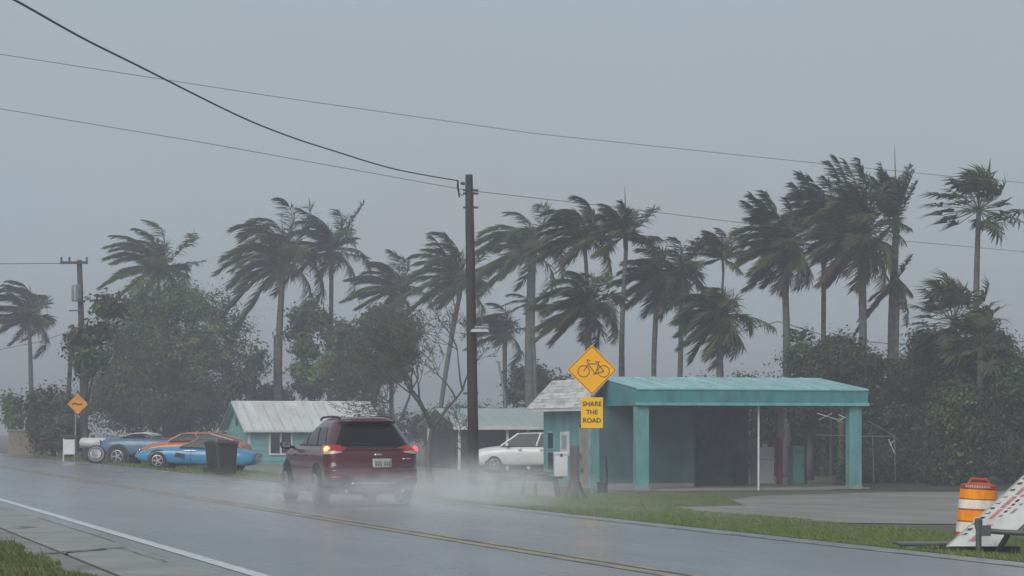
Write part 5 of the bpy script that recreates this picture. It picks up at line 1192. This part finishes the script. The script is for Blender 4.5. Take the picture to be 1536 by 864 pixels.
for a in (.85, 1.0, 1.15): on_board(a, a+.012, .60, .97, M['print_grey'], 'rule_line')
on_board(.02,2.28,.0,.018, M['print_grey'], 'edge_strip'); on_board(.0,2.28,.975,1.0, M['steel'], 'edge_strip')
sf = thing('steel_frame', 'grey steel post and rail in front of the white sign board', 'frame', at(1468, 30.2))
fpz = at(1468, 30.2)
build(MB().tube([fpz, P(1468,784,30.2)], .038, 10), 'post', M['steel'], sf, world=True)
build(MB().lathe([(.05,-.05),(.05,.06),(.03,.08)], P(1468,787,30.2), (0,0,1), 10), 'clamp', M['steel'], sf, world=True)
build(MB().tube([P(1470,795,30.2),P(1500,798,30.2),P(1560,801,30.2)], .034, 8), 'rail', M['steel'], sf, world=True)
build(MB().box(P(1478,796,30.2), (.12,.10,.13)), 'bracket', M['steel'], sf, world=True)
build(MB().tube([P(1513,800,30.25),at(1494,30.6)], .04, 6), 'brace', M['steel'], sf, world=True)
build(MB().tube([P(1560,801,30.2),at(1560,30.2)], .038, 8), 'post', M['steel'], sf, world=True)
pl0 = at(1400, 31.2); ps = thing('ground_plate', 'flat grey steel plate lying on the grass below the sign board', 'plate', pl0, math.radians(3))
bevel(build(MB().box((.10,0,.09), (1.15,.55,.03)), 'plate', M['steel'], ps), .006, 1)
for x in (-.35,.45): build(MB().box((x,0,.035), (.09,.5,.08)), 'runner', M['locker'], ps)
ds = thing('ground_skid', 'dark timber skid under the sign board', 'skid', at(1470, 30.9), 0)
build(MB().box((0,0,.04), (1.0,.16,.10)), 'skid', M['dark_wood'], ds); build(MB().box((.2,.1,.10), (.12,.5,.05)), 'cleat', M['dark_wood'], ds)

# ================================================================ SPRAY AND HAZE
def vol_mat(name, dens, col, scale, thr=0.35, soft=0.05):
    m = bpy.data.materials.new(name); m.use_nodes = True; t = m.node_tree; t.nodes.clear(); l = t.links.new
    out = t.nodes.new('ShaderNodeOutputMaterial'); pv = t.nodes.new('ShaderNodeVolumePrincipled'); pv.inputs['Color'].default_value = (*col, 1); pv.inputs['Anisotropy'].default_value = 0.0
    tc = t.nodes.new('ShaderNodeTexCoord'); ln = t.nodes.new('ShaderNodeVectorMath'); ln.operation = 'LENGTH'
    l(tc.outputs['Object'], ln.inputs[0])     # the mesh is a unit ball scaled to size: 1 at its skin
    fo = t.nodes.new('ShaderNodeMapRange'); fo.interpolation_type = 'SMOOTHSTEP'; fo.inputs['From Min'].default_value = 1.0; fo.inputs['From Max'].default_value = soft
    l(ln.outputs['Value'], fo.inputs['Value'])
    no = t.nodes.new('ShaderNodeTexNoise'); no.inputs['Scale'].default_value = scale; no.inputs['Detail'].default_value = 4
    l(tc.outputs['Object'], no.inputs['Vector'])
    nr_ = t.nodes.new('ShaderNodeMapRange'); nr_.inputs['From Min'].default_value = thr; nr_.inputs['From Max'].default_value = 0.7
    l(no.outputs['Fac'], nr_.inputs['Value'])
    mu = t.nodes.new('ShaderNodeMath'); mu.operation = 'MULTIPLY'; l(fo.outputs[0], mu.inputs[0]); l(nr_.outputs[0], mu.inputs[1])
    m2 = t.nodes.new('ShaderNodeMath'); m2.operation = 'MULTIPLY'; l(mu.outputs[0], m2.inputs[0]); m2.inputs[1].default_value = dens
    l(m2.outputs[0], pv.inputs['Density']); l(pv.outputs[0], out.inputs['Volume']); return m
def spray(loc, rad, rotz, dens, scale, label, thr=0.30):
    bm = bmesh.new(); bmesh.ops.create_icosphere(bm, subdivisions=3, radius=1.0); me = bpy.data.meshes.new('spray'); bm.to_mesh(me); bm.free()
    me.materials.append(vol_mat('spray_mist', dens, (.97,.98,1.0), scale, thr)); o = bpy.data.objects.new('spray', me); COL.objects.link(o)
    o.matrix_basis = Matrix.Translation(Vector(loc)) @ Matrix.Rotation(rotz, 4, 'Z') @ Matrix.Diagonal((*rad, 1)); return tag(o, label, 'spray', kind='stuff')
def sv(x, y, z): return SUVP + N*x + U*y + Vector((0,0,z))
spray(sv(-.55,.2,.30), (1.3,2.4,.60), ROADROT, 0.95, 3.6, 'road spray thrown up along the left side of the red car')
spray(sv(.3,-2.4,.26), (1.9,3.2,.60), ROADROT, 0.6, 3.6, 'road spray trailing behind the red car')
spray(sv(2.6,1.0,.35), (1.6,3.6,.72), ROADROT, 0.85, 4.0, 'thick spray cloud drifting right of the red car')
spray(sv(4.2,2.0,.15), (2.2,4.0,.75), ROADROT, 0.09, 3.0, 'thin spray drifting past the foot of the tall pole')
spray(sv(2.2,4.5,.6), (2.0,4.0,1.15), ROADROT, 0.10, 2.4, 'high thin mist right of the red car')
spray(sv(-.6,-1.0,.2), (7.0,15.0,.60), ROADROT, 0.07, 6.0, 'thin low mist lying over the road around the red car', .25)
spray(sv(-1.6,1.6,.22), (1.1,3.2,.55), ROADROT, 0.55, 3.6, 'ragged spray streaming off the left wheels of the red car', .38)

hm = bpy.data.materials.new('rain_haze'); hm.use_nodes = True; t = hm.node_tree; t.nodes.clear()
o_ = t.nodes.new('ShaderNodeOutputMaterial'); pv = t.nodes.new('ShaderNodeVolumePrincipled')
pv.inputs['Color'].default_value = (.60,.61,.68,1); pv.inputs['Density'].default_value = HAZE; pv.inputs['Anisotropy'].default_value = 0.0
t.links.new(pv.outputs[0], o_.inputs['Volume'])
mb = MB().box((90, 135, 6.1), (1080, 1120, 15.6)); hz = build(mb, 'haze', hm); hz.rotation_euler = (0,0,ROADROT); tag(hz, 'grey rain haze filling the air', 'haze', kind='stuff')
